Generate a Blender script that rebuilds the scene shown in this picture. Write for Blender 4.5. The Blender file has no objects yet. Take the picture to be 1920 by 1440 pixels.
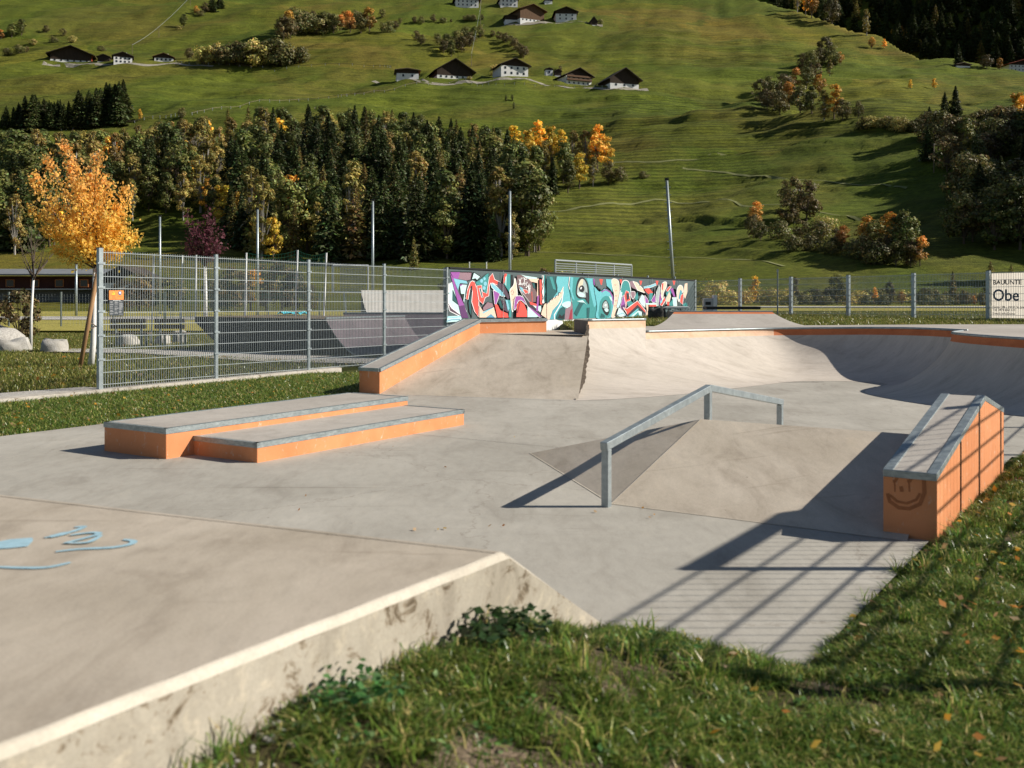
import bpy, math, random
import numpy as np
from mathutils import Vector, Matrix, geometry
random.seed(7); RNG = np.random.default_rng(11)
scene = bpy.context.scene
COL = scene.collection
R = math.radians

# ------------------------------------------------------------------ camera, sky, sun, exposure
CAM_Z, F, HY = 1.6, 1900.0, 552.0
cd = bpy.data.cameras.new("camera"); cam = bpy.data.objects.new("camera", cd); COL.objects.link(cam)
cam.location = (0, 0, CAM_Z); cam.rotation_euler = (R(90), 0, 0)
cd.lens = 36 * F / 1920; cd.sensor_width = 36; cd.shift_y = -(720 - HY) / 1920
cd.clip_start = 0.05; cd.clip_end = 5000
cd.dof.use_dof = True; cd.dof.focus_distance = 24; cd.dof.aperture_fstop = 3.2
scene.camera = cam
SUN_EL = 33
w = bpy.data.worlds.new("World"); scene.world = w; w.use_nodes = True
nt = w.node_tree; bg = nt.nodes["Background"]
sky = nt.nodes.new("ShaderNodeTexSky"); sky.sky_type = 'NISHITA'; sky.sun_disc = False
sky.sun_elevation = R(SUN_EL); sky.sun_rotation = R(90); sky.altitude = 900
nt.links.new(sky.outputs[0], bg.inputs[0]); bg.inputs[1].default_value = 0.05
sl = bpy.data.lights.new("sun", 'SUN'); sl.energy = 4.6; sl.angle = R(0.5); sl.color = (1.0, .94, .84)
sun = bpy.data.objects.new("sun", sl); COL.objects.link(sun)
sun.rotation_euler = Vector((-math.cos(R(SUN_EL)), 0.0, -math.sin(R(SUN_EL)))).to_track_quat('-Z', 'Y').to_euler()
scene.view_settings.view_transform = 'Standard'; scene.view_settings.look = 'None'
scene.view_settings.exposure = 0.58; scene.view_settings.gamma = 1

# ------------------------------------------------------------------ materials
def new_mat(name):
    m = bpy.data.materials.new(name); m.use_nodes = True
    return m, m.node_tree, m.node_tree.nodes["Principled BSDF"]

def ramp(nt, stops, interp='LINEAR'):
    r = nt.nodes.new("ShaderNodeValToRGB"); r.color_ramp.interpolation = interp
    e = r.color_ramp.elements
    while len(e) < len(stops): e.new(0.5)
    for k, (p, c) in enumerate(stops):
        e[k].position = p; e[k].color = (*c, 1) if len(c) == 3 else c
    return r

def noise(nt, scale, detail=6, rough=.6, vec=None, dist=0.0):
    n = nt.nodes.new("ShaderNodeTexNoise"); n.inputs["Scale"].default_value = scale
    n.inputs["Detail"].default_value = detail; n.inputs["Roughness"].default_value = rough
    n.inputs["Distortion"].default_value = dist
    if vec is not None: nt.links.new(vec, n.inputs["Vector"])
    return n

def pos(nt, sc=(1, 1, 1), rot=0.0):
    g = nt.nodes.new("ShaderNodeNewGeometry"); mp = nt.nodes.new("ShaderNodeMapping")
    mp.inputs["Scale"].default_value = sc; mp.inputs["Rotation"].default_value = (0, 0, rot)
    nt.links.new(g.outputs["Position"], mp.inputs["Vector"]); return mp.outputs[0]

def mixc(nt, a, b, fac, mode='MIX'):
    m = nt.nodes.new("ShaderNodeMix"); m.data_type = 'RGBA'; m.blend_type = mode
    for s, v in ((m.inputs[0], fac), (m.inputs[6], a), (m.inputs[7], b)):
        if hasattr(v, "links"): nt.links.new(v, s)
        elif isinstance(v, (tuple, list)): s.default_value = (*v, 1)
        else: s.default_value = v
    return m.outputs[2]

def mathn(nt, op, a, b=0.0, clamp=False):
    m = nt.nodes.new("ShaderNodeMath"); m.operation = op; m.use_clamp = clamp
    for s, v in ((m.inputs[0], a), (m.inputs[1], b)):
        if hasattr(v, "links"): nt.links.new(v, s)
        else: s.default_value = v
    return m.outputs[0]

def bump(nt, bsdf, h, strength=.3, dist=.01):
    b = nt.nodes.new("ShaderNodeBump"); b.inputs["Strength"].default_value = strength
    b.inputs["Distance"].default_value = dist
    nt.links.new(h, b.inputs["Height"]); nt.links.new(b.outputs[0], bsdf.inputs["Normal"])

def surf(name, c1, c2, scale=4, rough=.7, bs=.2, bd=.005, sc=(1, 1, 1), spec=.3, metal=0, fine=60, fineamt=.25):
    m, nt, b = new_mat(name); p = pos(nt, sc)
    n1 = noise(nt, scale, 8, .65, p, .4); n2 = noise(nt, fine, 3, .6, p)
    r = ramp(nt, [(.3, c1), (.7, c2)]); nt.links.new(n1.outputs["Fac"], r.inputs[0])
    g = ramp(nt, [(.3, (.62,) * 3), (.7, (1.25,) * 3)]); nt.links.new(n2.outputs["Fac"], g.inputs[0])
    nt.links.new(mixc(nt, r.outputs[0], g.outputs[0], fineamt, 'MULTIPLY'), b.inputs["Base Color"])
    b.inputs["Roughness"].default_value = rough; b.inputs["Specular IOR Level"].default_value = spec
    b.inputs["Metallic"].default_value = metal
    if bs: bump(nt, b, n2.outputs["Fac"], bs, bd)
    return m

def concrete(name, c1, c2, stain=.5, streak=(1, 1, 1), rough=.72, cracks=False, pits=False):
    m, nt, b = new_mat(name); p = pos(nt); ps = pos(nt, streak, R(33))
    big = noise(nt, .55, 8, .62, p, .7); mid = noise(nt, 2.4, 9, .68, ps, .9); fine = noise(nt, 90, 4, .6, p)
    sp = noise(nt, 14, 6, .72, ps, .2)
    r = ramp(nt, [(.32, c1), (.68, c2)]); nt.links.new(big.outputs["Fac"], r.inputs[0])
    s = ramp(nt, [(.30, (.60, .57, .54)), (.46, (.92, .91, .90)), (.56, (1, 1, 1)), (.74, (1.16, 1.13, 1.09))])
    nt.links.new(mid.outputs["Fac"], s.inputs[0])
    c = mixc(nt, r.outputs[0], s.outputs[0], stain, 'MULTIPLY')
    g = ramp(nt, [(.25, (.72,) * 3), (.5, (1,) * 3), (.78, (1.2,) * 3)]); nt.links.new(sp.outputs["Fac"], g.inputs[0])
    c = mixc(nt, c, g.outputs[0], .45, 'MULTIPLY')
    f2 = ramp(nt, [(.3, (.8,) * 3), (.7, (1.15,) * 3)]); nt.links.new(fine.outputs["Fac"], f2.inputs[0])
    c = mixc(nt, c, f2.outputs[0], .5, 'MULTIPLY')
    h = fine.outputs["Fac"]
    # dark specks and small scuffs
    v = nt.nodes.new("ShaderNodeTexVoronoi"); v.inputs["Scale"].default_value = 3.1; v.inputs["Randomness"].default_value = 1
    nt.links.new(p, v.inputs["Vector"])
    sr = ramp(nt, [(.0, (.35, .33, .30)), (.022, (.5, .47, .44)), (.034, (1, 1, 1))]); nt.links.new(v.outputs["Distance"], sr.inputs[0])
    c = mixc(nt, c, sr.outputs[0], .75, 'MULTIPLY')
    sc_ = noise(nt, 1.6, 4, .6, pos(nt, (.22, 4.5, 1), R(-57)), .8); sr2 = ramp(nt, [(.30, (.74, .72, .70)), (.36, (1, 1, 1)), (.70, (1, 1, 1)), (.76, (1.14, 1.13, 1.11))]); nt.links.new(sc_.outputs["Fac"], sr2.inputs[0])
    c = mixc(nt, c, sr2.outputs[0], .7, 'MULTIPLY')
    if cracks:
        vd = nt.nodes.new("ShaderNodeTexVoronoi"); vd.feature = 'DISTANCE_TO_EDGE'; vd.inputs["Scale"].default_value = .34
        dn = noise(nt, 3.0, 5, .6, p); add = nt.nodes.new("ShaderNodeVectorMath"); add.operation = 'MULTIPLY_ADD'
        nt.links.new(dn.outputs["Color"], add.inputs[0]); add.inputs[1].default_value = (.5, .5, .5); nt.links.new(p, add.inputs[2])
        nt.links.new(add.outputs[0], vd.inputs["Vector"])
        cr = ramp(nt, [(.0, (.62, .58, .55)), (.0035, (1, 1, 1))]); nt.links.new(vd.outputs["Distance"], cr.inputs[0])
        c = mixc(nt, c, cr.outputs[0], .6, 'MULTIPLY')
    if pits:
        pv = noise(nt, 9, 7, .75, p, .5); pr = ramp(nt, [(.36, (.30, .25, .19)), (.41, (.66, .60, .53)), (.445, (1, 1, 1)), (.55, (1, 1, 1)), (.62, (1.2, 1.18, 1.14))])
        nt.links.new(pv.outputs["Fac"], pr.inputs[0]); c = mixc(nt, c, pr.outputs[0], 1.0, 'MULTIPLY'); h = pv.outputs["Fac"]
    nt.links.new(c, b.inputs["Base Color"]); b.inputs["Roughness"].default_value = rough
    b.inputs["Specular IOR Level"].default_value = .35
    bump(nt, b, h, .35 if pits else .12, .01 if pits else .003)
    return m

def flat(name, c, rough=.6, metal=0, spec=.4):
    m, nt, b = new_mat(name); n = noise(nt, 25, 4, .6, pos(nt))
    r = ramp(nt, [(.3, tuple(x * .85 for x in c)), (.7, tuple(min(1, x * 1.1) for x in c))]); nt.links.new(n.outputs["Fac"], r.inputs[0])
    nt.links.new(r.outputs[0], b.inputs["Base Color"]); b.inputs["Roughness"].default_value = rough
    b.inputs["Metallic"].default_value = metal; b.inputs["Specular IOR Level"].default_value = spec
    return m

def foliage(name, hue=.03, val=.5, trans=.35, gain=1.0, rough=.55):
    m, nt, b = new_mat(name); out = nt.nodes["Material Output"]
    at_ = nt.nodes.new("ShaderNodeAttribute"); at_.attribute_name = "Col"
    oi = nt.nodes.new("ShaderNodeObjectInfo"); hs = nt.nodes.new("ShaderNodeHueSaturation")
    mr = nt.nodes.new("ShaderNodeMapRange"); mr.inputs[3].default_value = .5 - hue; mr.inputs[4].default_value = .5 + hue
    nt.links.new(oi.outputs["Random"], mr.inputs[0]); nt.links.new(mr.outputs[0], hs.inputs["Hue"])
    fr = mathn(nt, 'FRACT', mathn(nt, 'MULTIPLY', oi.outputs["Random"], 7.13))
    m2 = nt.nodes.new("ShaderNodeMapRange"); m2.inputs[3].default_value = gain * (1 - val); m2.inputs[4].default_value = gain * (1 + val)
    nt.links.new(fr, m2.inputs[0]); nt.links.new(m2.outputs[0], hs.inputs["Value"])
    nt.links.new(at_.outputs["Color"], hs.inputs["Color"])
    nt.links.new(hs.outputs[0], b.inputs["Base Color"]); b.inputs["Roughness"].default_value = rough
    b.inputs["Specular IOR Level"].default_value = .25
    tr = nt.nodes.new("ShaderNodeBsdfTranslucent"); nt.links.new(hs.outputs[0], tr.inputs["Color"])
    mx = nt.nodes.new("ShaderNodeMixShader"); mx.inputs[0].default_value = trans
    nt.links.new(b.outputs[0], mx.inputs[1]); nt.links.new(tr.outputs[0], mx.inputs[2]); nt.links.new(mx.outputs[0], out.inputs[0])
    return m

M = {}
M['slab'] = concrete("slab_concrete", (.325, .302, .258), (.43, .402, .348), .5, (1, .35, 1), cracks=True)
M['ramp'] = concrete("ramp_concrete", (.36, .308, .24), (.49, .425, .345), .65, (1, .4, 1))
M['bank'] = concrete("bank_concrete", (.44, .375, .29), (.58, .505, .41), .65, (1, .4, 1))
M['bowl'] = concrete("bowl_concrete", (.48, .425, .36), (.58, .515, .445), .6, (.5, 1.6, .3))
M['deck'] = concrete("deck_concrete", (.36, .325, .285), (.46, .42, .37), .4)
M['rough_wall'] = concrete("weathered_wall_concrete", (.32, .285, .225), (.46, .41, .335), .8, (1, 1, .4), pits=True)
M['edge'] = concrete("worn_pale_edge", (.42, .375, .30), (.60, .54, .45), .4)
M['kerb'] = concrete("kerb_concrete", (.40, .37, .32), (.52, .48, .42), .6, pits=True)
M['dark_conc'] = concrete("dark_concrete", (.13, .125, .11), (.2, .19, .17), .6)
M['galv'] = surf("galvanised_steel", (.24, .28, .30), (.40, .45, .46), 9, .42, .1, .001, spec=.5, metal=.55, fine=30)
M['steel'] = surf("worn_coping_steel", (.22, .26, .27), (.40, .44, .44), 7, .4, .15, .001, sc=(1, 1, 3), metal=.5, fine=24, fineamt=.6)
M['wire'] = flat("fence_wire_zinc", (.40, .44, .45), .4, .3)
M['dwire'] = flat("dull_wire_zinc", (.22, .25, .26), .5, .3)
M['ndark'] = flat("shade_and_slab_black", (.016, .016, .018), .6)  # near black: the ramp side's shade as colour, also the dark bench slab
M['wood_stake'] = surf("stake_wood", (.26, .14, .06), (.4, .24, .12), 6, .7, .2, .004, (4, 4, .5))
M['bark_white'] = surf("limewashed_bark", (.62, .6, .56), (.8, .79, .76), 9, .8, .4, .004)
M['bark'] = surf("bark", (.07, .05, .035), (.15, .115, .085), 8, .9, .5, .01, (3, 3, .6))
M['bark_pale'] = surf("pale_bark", (.22, .2, .17), (.4, .37, .33), 8, .9, .3, .01, (2, 2, .8))
M['stone'] = surf("boulder_stone", (.30, .28, .24), (.52, .5, .46), 3, .85, .6, .03)
M['gravel'] = surf("gravel_grit", (.28, .26, .23), (.6, .57, .52), 22, .9, .8, .02, fine=80, fineamt=.8)
M['soil'] = surf("soil", (.11, .075, .05), (.25, .185, .13), 5, .95, .8, .02)
M['woodp'] = surf("weathered_plank", (.10, .075, .05), (.22, .17, .12), 5, .8, .3, .004, (1, 6, 6))
M['hwood'] = surf("dark_farm_timber", (.022, .014, .009), (.055, .034, .02), .8, .8, 0, 0, (3, 3, .4))
M['bwood'] = surf("brown_farm_timber", (.085, .045, .022), (.15, .08, .04), .8, .8, 0, 0, (3, 3, .4))
M['owood'] = surf("orange_new_timber", (.42, .15, .05), (.55, .22, .08), .8, .8, 0, 0, (3, 3, .4))
M['hroof'] = surf("shingle_roof", (.035, .026, .02), (.075, .055, .042), .7, .85, 0, 0)
M['hwhite'] = surf("white_render", (.66, .65, .63), (.8, .79, .77), .6, .85, 0, 0)
M['hglass'] = flat("dark_window", (.03, .035, .04), .15)
M['hred'] = flat("red_painted_wood", (.42, .07, .035), .7)
M['pale_ply'] = surf("pale_ramp_sheet", (.62, .58, .5), (.76, .72, .65), 2, .6, .1, .003)
M['purple_ply'] = surf("purple_grey_ramp_sheet", (.085, .072, .08), (.15, .122, .135), 1.6, .45, .1, .003)
M['asphalt'] = surf("pale_road", (.42, .41, .38), (.52, .5, .47), 2, .9, .1, .004)
M['netg'] = flat("green_net_cord", (.07, .3, .17), .7)
M['binm'] = flat("grey_machine_paint", (.45, .46, .47), .4, .2)
M['black'] = flat("black_plastic", (.012, .012, .014), .4)
M['white'] = flat("white_paint", (.78, .79, .78), .5)
M['tarp'] = flat("turquoise_sheet", (.06, .42, .5), .6)
def banner_cloth():
    m, nt, b = new_mat("banner_white"); b.inputs["Base Color"].default_value = (.80, .74, .66, 1); b.inputs["Roughness"].default_value = .6
    tr = nt.nodes.new("ShaderNodeBsdfTranslucent"); tr.inputs["Color"].default_value = (.85, .78, .68, 1)
    mx = nt.nodes.new("ShaderNodeMixShader"); mx.inputs[0].default_value = .6
    nt.links.new(b.outputs[0], mx.inputs[1]); nt.links.new(tr.outputs[0], mx.inputs[2]); nt.links.new(mx.outputs[0], nt.nodes["Material Output"].inputs[0]); return m
M['sign_white'] = banner_cloth()
M['sign_blue'] = flat("banner_blue", (.018, .06, .15), .6)
M['sign_black'] = flat("banner_black", (.012, .012, .014), .6)
M['sgn_orange'] = flat("notice_orange", (.75, .26, .06), .5)
M['sgn_dark'] = flat("notice_slate", (.045, .055, .065), .5)
M['sgn_yellow'] = flat("notice_yellow", (.75, .6, .05), .5)
M['sgn_blue'] = flat("notice_blue", (.03, .14, .35), .5)

def orange_paint():
    m, nt, b = new_mat("orange_painted_concrete"); p = pos(nt)
    n1 = noise(nt, 1.6, 7, .65, p, .5); n2 = noise(nt, 11, 8, .78, pos(nt, (1, 1, .6)), .5); n3 = noise(nt, 70, 3, .6, p)
    r = ramp(nt, [(.3, (.56, .20, .075)), (.7, (.68, .285, .125))]); nt.links.new(n1.outputs["Fac"], r.inputs[0])
    k = ramp(nt, [(.585, (0,) * 3), (.68, (1,) * 3)]); nt.links.new(n2.outputs["Fac"], k.inputs[0])
    c = mixc(nt, r.outputs[0], (.62, .5, .4), k.outputs[0])
    d = ramp(nt, [(.27, (.28, .2, .15)), (.36, (1,) * 3)]); nt.links.new(n2.outputs["Fac"], d.inputs[0])
    c = mixc(nt, c, d.outputs[0], .8, 'MULTIPLY')
    nt.links.new(c, b.inputs["Base Color"]); b.inputs["Roughness"].default_value = .68; b.inputs["Specular IOR Level"].default_value = .3
    bump(nt, b, n3.outputs["Fac"], .2, .004); return m
M['orange'] = orange_paint()
M['pale_orange'] = surf("pale_orange_paint", (.60, .36, .22), (.74, .50, .34), 5, .7, .1, .003, fineamt=.3)  # paler orange for the left run of the bowl band
M['red_band'] = surf("rust_orange_band", (.46, .13, .045), (.62, .2, .075), 3, .7, .1, .003)

def terrain_mat():
    m, nt, b = new_mat("meadow_hillside")
    big = noise(nt, .010, 7, .62, pos(nt, (1, .8, 1)), .8); con = noise(nt, .11, 8, .72, pos(nt, (.10, .55, 2.6)), .25)
    strk = noise(nt, .5, 6, .72, pos(nt, (.16, 1, 3.0))); tuft = noise(nt, 1.15, 5, .85, pos(nt, (.55, 1, 1.6))); micro = noise(nt, 2.2, 4, .75, pos(nt))
    r = ramp(nt, [(.26, (.070, .061, .014)), (.40, (.116, .112, .023)), (.50, (.080, .098, .015)), (.60, (.110, .127, .019)), (.74, (.152, .142, .032))])
    nt.links.new(big.outputs["Fac"], r.inputs[0])
    vo = nt.nodes.new("ShaderNodeTexVoronoi"); vo.inputs["Scale"].default_value = .011
    wob = noise(nt, .02, 4, .6, pos(nt)); va = nt.nodes.new("ShaderNodeVectorMath"); va.operation = 'MULTIPLY_ADD'
    nt.links.new(wob.outputs["Color"], va.inputs[0]); va.inputs[1].default_value = (60, 60, 60); nt.links.new(pos(nt, (.6, 1, .6)), va.inputs[2]); nt.links.new(va.outputs[0], vo.inputs["Vector"])
    sx = nt.nodes.new("ShaderNodeSeparateColor"); nt.links.new(vo.outputs["Color"], sx.inputs[0])
    fld = ramp(nt, [(.0, (.72, .82, .72)), (.25, (1.0, 1.1, .9)), (.5, (1.28, 1.12, 1.0)), (.7, (.9, .98, .85)), (.85, (1.42, 1.16, 1.05)), (1.0, (.8, .85, .75))]); nt.links.new(sx.outputs[0], fld.inputs[0])
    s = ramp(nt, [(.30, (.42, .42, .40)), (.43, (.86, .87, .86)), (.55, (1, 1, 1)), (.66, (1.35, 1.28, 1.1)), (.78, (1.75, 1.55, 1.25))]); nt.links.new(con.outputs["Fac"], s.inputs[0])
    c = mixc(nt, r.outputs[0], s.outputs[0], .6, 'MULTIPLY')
    c = mixc(nt, c, fld.outputs[0], .85, 'MULTIPLY')
    k = ramp(nt, [(.32, (.52, .53, .5)), (.5, (1,) * 3), (.68, (1.45, 1.38, 1.2))]); nt.links.new(strk.outputs["Fac"], k.inputs[0])
    c = mixc(nt, c, k.outputs[0], .65, 'MULTIPLY')
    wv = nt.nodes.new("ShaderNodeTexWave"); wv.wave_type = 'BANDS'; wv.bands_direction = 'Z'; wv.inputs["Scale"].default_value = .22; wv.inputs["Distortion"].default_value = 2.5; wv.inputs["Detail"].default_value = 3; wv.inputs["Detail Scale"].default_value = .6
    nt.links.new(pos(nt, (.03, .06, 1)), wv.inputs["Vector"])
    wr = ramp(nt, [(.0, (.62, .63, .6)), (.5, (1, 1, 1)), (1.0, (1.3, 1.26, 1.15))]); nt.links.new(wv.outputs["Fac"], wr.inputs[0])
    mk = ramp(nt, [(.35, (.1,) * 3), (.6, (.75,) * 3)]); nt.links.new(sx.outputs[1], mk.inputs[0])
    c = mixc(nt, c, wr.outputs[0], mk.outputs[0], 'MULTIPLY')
    f = ramp(nt, [(.36, (.34, .37, .34)), (.5, (.95,) * 3), (.64, (1.6, 1.52, 1.3))]); nt.links.new(tuft.outputs["Fac"], f.inputs[0])
    c = mixc(nt, c, f.outputs[0], .7, 'MULTIPLY')
    nt.links.new(c, b.inputs["Base Color"]); b.inputs["Roughness"].default_value = .95; b.inputs["Specular IOR Level"].default_value = .1
    h = mathn(nt, 'ADD', mathn(nt, 'MULTIPLY', con.outputs["Fac"], 1.2), mathn(nt, 'ADD', mathn(nt, 'MULTIPLY', strk.outputs["Fac"], .7), mathn(nt, 'MULTIPLY', tuft.outputs["Fac"], .6)))
    bump(nt, b, h, .6, 1.0); return m
M['terrain'] = terrain_mat()

def lawn_mat(name, a, c_, dirt=.0):
    m, nt, b = new_mat(name); p = pos(nt)
    n1 = noise(nt, 1.1, 8, .7, p, .4); n2 = noise(nt, 28, 5, .75, p)
    r = ramp(nt, [(.3, a), (.7, c_)]); nt.links.new(n1.outputs["Fac"], r.inputs[0])
    g = ramp(nt, [(.3, (.35,) * 3), (.7, (1.5,) * 3)]); nt.links.new(n2.outputs["Fac"], g.inputs[0])
    c = mixc(nt, r.outputs[0], g.outputs[0], .7, 'MULTIPLY')
    if dirt:
        n3 = noise(nt, 1.7, 6, .7, p, .6); k = ramp(nt, [(1 - dirt - .04, (0,) * 3), (1 - dirt + .04, (1,) * 3)]); nt.links.new(n3.outputs["Fac"], k.inputs[0])
        c = mixc(nt, c, (.22, .165, .115), k.outputs[0])
    nt.links.new(c, b.inputs["Base Color"]); b.inputs["Roughness"].default_value = .95; b.inputs["Specular IOR Level"].default_value = .1
    bump(nt, b, n2.outputs["Fac"], .8, .03); return m
M['lawn'] = lawn_mat("lawn_soil", (.035, .045, .012), (.075, .08, .022))
M['lawn_dirt'] = lawn_mat("lawn_with_bare_soil", (.045, .042, .018), (.09, .075, .035), .47)
M['grass'] = foliage("grass_blades", 0, 0, .35, 2.0, .3)
M['leaf'] = foliage("autumn_wood_foliage", .014, .36, .22, 1.85)
M['needle'] = foliage("conifer_foliage", .015, .35, .15, 2.0)
M['maple'] = foliage("maple_leaves", 0, 0, .55, 1.15)

# ------------------------------------------------------------------ mesh and object helpers
def at(px, py, z=0.0):
    D = F * (CAM_Z - z) / (py - HY); return Vector(((px - 960) * D / F, D, z))
def atD(px, py, D): return Vector(((px - 960) * D / F, D, CAM_Z - (py - HY) * D / F))

class MB:
    def __init__(s): s.v = []; s.f = []; s.m = []
    def poly(s, pts, mi=0):
        b = len(s.v); s.v += [tuple(p) for p in pts]; s.f.append(tuple(range(b, b + len(pts)))); s.m.append(mi); return s
    def hexa(s, p, mi=0):   # 8 corners: bottom 0-3 counter-clockwise, top 4-7
        b = len(s.v); s.v += [tuple(q) for q in p]
        for f in ((3, 2, 1, 0), (4, 5, 6, 7), (0, 1, 5, 4), (1, 2, 6, 5), (2, 3, 7, 6), (3, 0, 4, 7)):
            s.f.append(tuple(b + i for i in f)); s.m.append(mi)
        return s
    def box(s, c, size, rz=0.0, mi=0):
        cx, cy, cz = c; a, b_, h = size[0] / 2, size[1] / 2, size[2] / 2; co, si = math.cos(rz), math.sin(rz)
        P = []
        for z in (-h, h):
            for x, y in ((-a, -b_), (a, -b_), (a, b_), (-a, b_)):
                P.append((cx + x * co - y * si, cy + x * si + y * co, cz + z))
        return s.hexa(P, mi)
    def prism(s, base, z0, z1, mi=0, mtop=None):
        n = len(base); b = len(s.v)
        s.v += [(p[0], p[1], z0) for p in base] + [(p[0], p[1], z1) for p in base]
        s.f.append(tuple(range(b + n - 1, b - 1, -1))); s.m.append(mi)
        s.f.append(tuple(range(b + n, b + 2 * n))); s.m.append(mi if mtop is None else mtop)
        for i in range(n):
            j = (i + 1) % n; s.f.append((b + i, b + j, b + n + j, b + n + i)); s.m.append(mi)
        return s
    def tube(s, pts, r, n=6, mi=0, r1=None):
        pts = [Vector(p) for p in pts]; b = len(s.v); L = len(pts)
        for i, p in enumerate(pts):
            d = (pts[min(i + 1, L - 1)] - pts[max(i - 1, 0)]).normalized()
            a = Vector((0, 0, 1)) if abs(d.z) < .9 else Vector((1, 0, 0))
            u = d.cross(a).normalized(); v = d.cross(u)
            rr = r if r1 is None else r + (r1 - r) * i / max(1, L - 1)
            for k in range(n):
                t = 2 * math.pi * (k + .5) / n; s.v.append(tuple(p + u * (rr * math.cos(t)) + v * (rr * math.sin(t))))
        for i in range(L - 1):
            for k in range(n):
                k2 = (k + 1) % n
                s.f.append((b + i * n + k, b + i * n + k2, b + (i + 1) * n + k2, b + (i + 1) * n + k)); s.m.append(mi)
        s.f.append(tuple(b + k for k in range(n - 1, -1, -1))); s.m.append(mi)
        s.f.append(tuple(b + (L - 1) * n + k for k in range(n))); s.m.append(mi)
        return s
    def bar(s, p, q, w_, h, mi=0, up=(0, 0, 1)):   # rectangular bar between two points
        p, q = Vector(p), Vector(q); d = (q - p).normalized(); u = d.cross(Vector(up)).normalized() * (w_ / 2); v = u.cross(d).normalized() * (h / 2)
        return s.hexa([p - u - v, p + u - v, q + u - v, q - u - v, p - u + v, p + u + v, q + u + v, q - u + v], mi)
    def grid(s, rows, mi=0):
        b = len(s.v); n = len(rows[0])
        for r in rows: s.v += [tuple(p) for p in r]
        for i in range(len(rows) - 1):
            for j in range(n - 1):
                s.f.append((b + i * n + j, b + i * n + j + 1, b + (i + 1) * n + j + 1, b + (i + 1) * n + j)); s.m.append(mi)
        return s
    def build(s, name, mats, parent=None, smooth=False, bevel=0, local=False):
        me = bpy.data.meshes.new(name)
        o = Vector(parent.location) if (parent is not None and not local) else Vector((0, 0, 0))
        p = parent
        if parent is not None and not local:
            q = parent.parent
            while q is not None: o = o + Vector(q.location); q = q.parent
        me.from_pydata([(x - o.x, y - o.y, z - o.z) for x, y, z in s.v], [], s.f)
        for mm in (mats if isinstance(mats, (list, tuple)) else [mats]): me.materials.append(mm)
        me.polygons.foreach_set("material_index", s.m)
        if smooth: me.polygons.foreach_set("use_smooth", [True] * len(me.polygons))
        me.update()
        ob = bpy.data.objects.new(name, me); COL.objects.link(ob)
        if parent is not None: ob.parent = parent
        if bevel:
            bv = ob.modifiers.new("bevel", 'BEVEL'); bv.width = bevel; bv.segments = 2; bv.limit_method = 'ANGLE'
        return ob

def tag(o, label=None, cat=None, group=None, kind=None):
    if label: o['label'] = label
    if cat: o['category'] = cat
    if group: o['group'] = group
    if kind: o['kind'] = kind
    return o
def thing(name, label, cat, loc=(0, 0, 0), group=None, rz=0.0):
    o = bpy.data.objects.new(name, None); COL.objects.link(o); o.location = loc; o.rotation_euler = (0, 0, rz); o.empty_display_size = .3
    return tag(o, label, cat, group)
def structure(mb, name, m, smooth=False): return tag(mb.build(name, m, None, smooth), kind='structure')

def quads_object(name, V, mats, colors=None, mi=None, parent=None, link=True):
    """V: (n,4,3) numpy quads -> one mesh object."""
    n = len(V); me = bpy.data.meshes.new(name)
    me.vertices.add(n * 4); me.vertices.foreach_set("co", V.reshape(-1).astype(np.float32))
    me.loops.add(n * 4); me.loops.foreach_set("vertex_index", np.arange(n * 4, dtype=np.int32))
    me.polygons.add(n); me.polygons.foreach_set("loop_start", np.arange(0, n * 4, 4, dtype=np.int32))
    me.polygons.foreach_set("loop_total", np.full(n, 4, dtype=np.int32))
    for mm in (mats if isinstance(mats, (list, tuple)) else [mats]): me.materials.append(mm)
    if mi is not None: me.polygons.foreach_set("material_index", mi.astype(np.int32))
    me.update(calc_edges=True)
    if colors is not None:
        a = me.color_attributes.new("Col", 'FLOAT_COLOR', 'POINT')
        c = np.concatenate([np.repeat(colors, 4, axis=0), np.ones((n * 4, 1))], 1).astype(np.float32)
        a.data.foreach_set("color", c.reshape(-1))
    ob = bpy.data.objects.new(name, me)
    if link: COL.objects.link(ob)
    if parent is not None: ob.parent = parent
    return ob

def unit(a): return a / np.maximum(np.linalg.norm(a, axis=1, keepdims=True), 1e-9)
def kites(C, U, W, L, B):
    """leaf cards: centre C, axis U, side W (unit), half length L, half breadth B"""
    L = L[:, None]; B = B[:, None]
    return np.stack([C - U * L, C + W * B - U * L * .15, C + U * L, C - W * B - U * L * .15], 1)
def rand_dirs(n):
    return unit(RNG.normal(size=(n, 3)))
def tube_quads(pts, r0, r1, n=5):
    m = MB().tube(pts, r0, n, 0, r1); V = np.array(m.v)
    return np.array([[V[i] for i in f] for f in m.f if len(f) == 4])

u = Vector((.545, .838, 0)); u.normalize(); v = Vector((-u.y, u.x, 0))   # skatepark axes: along the park, and to its left

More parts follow.
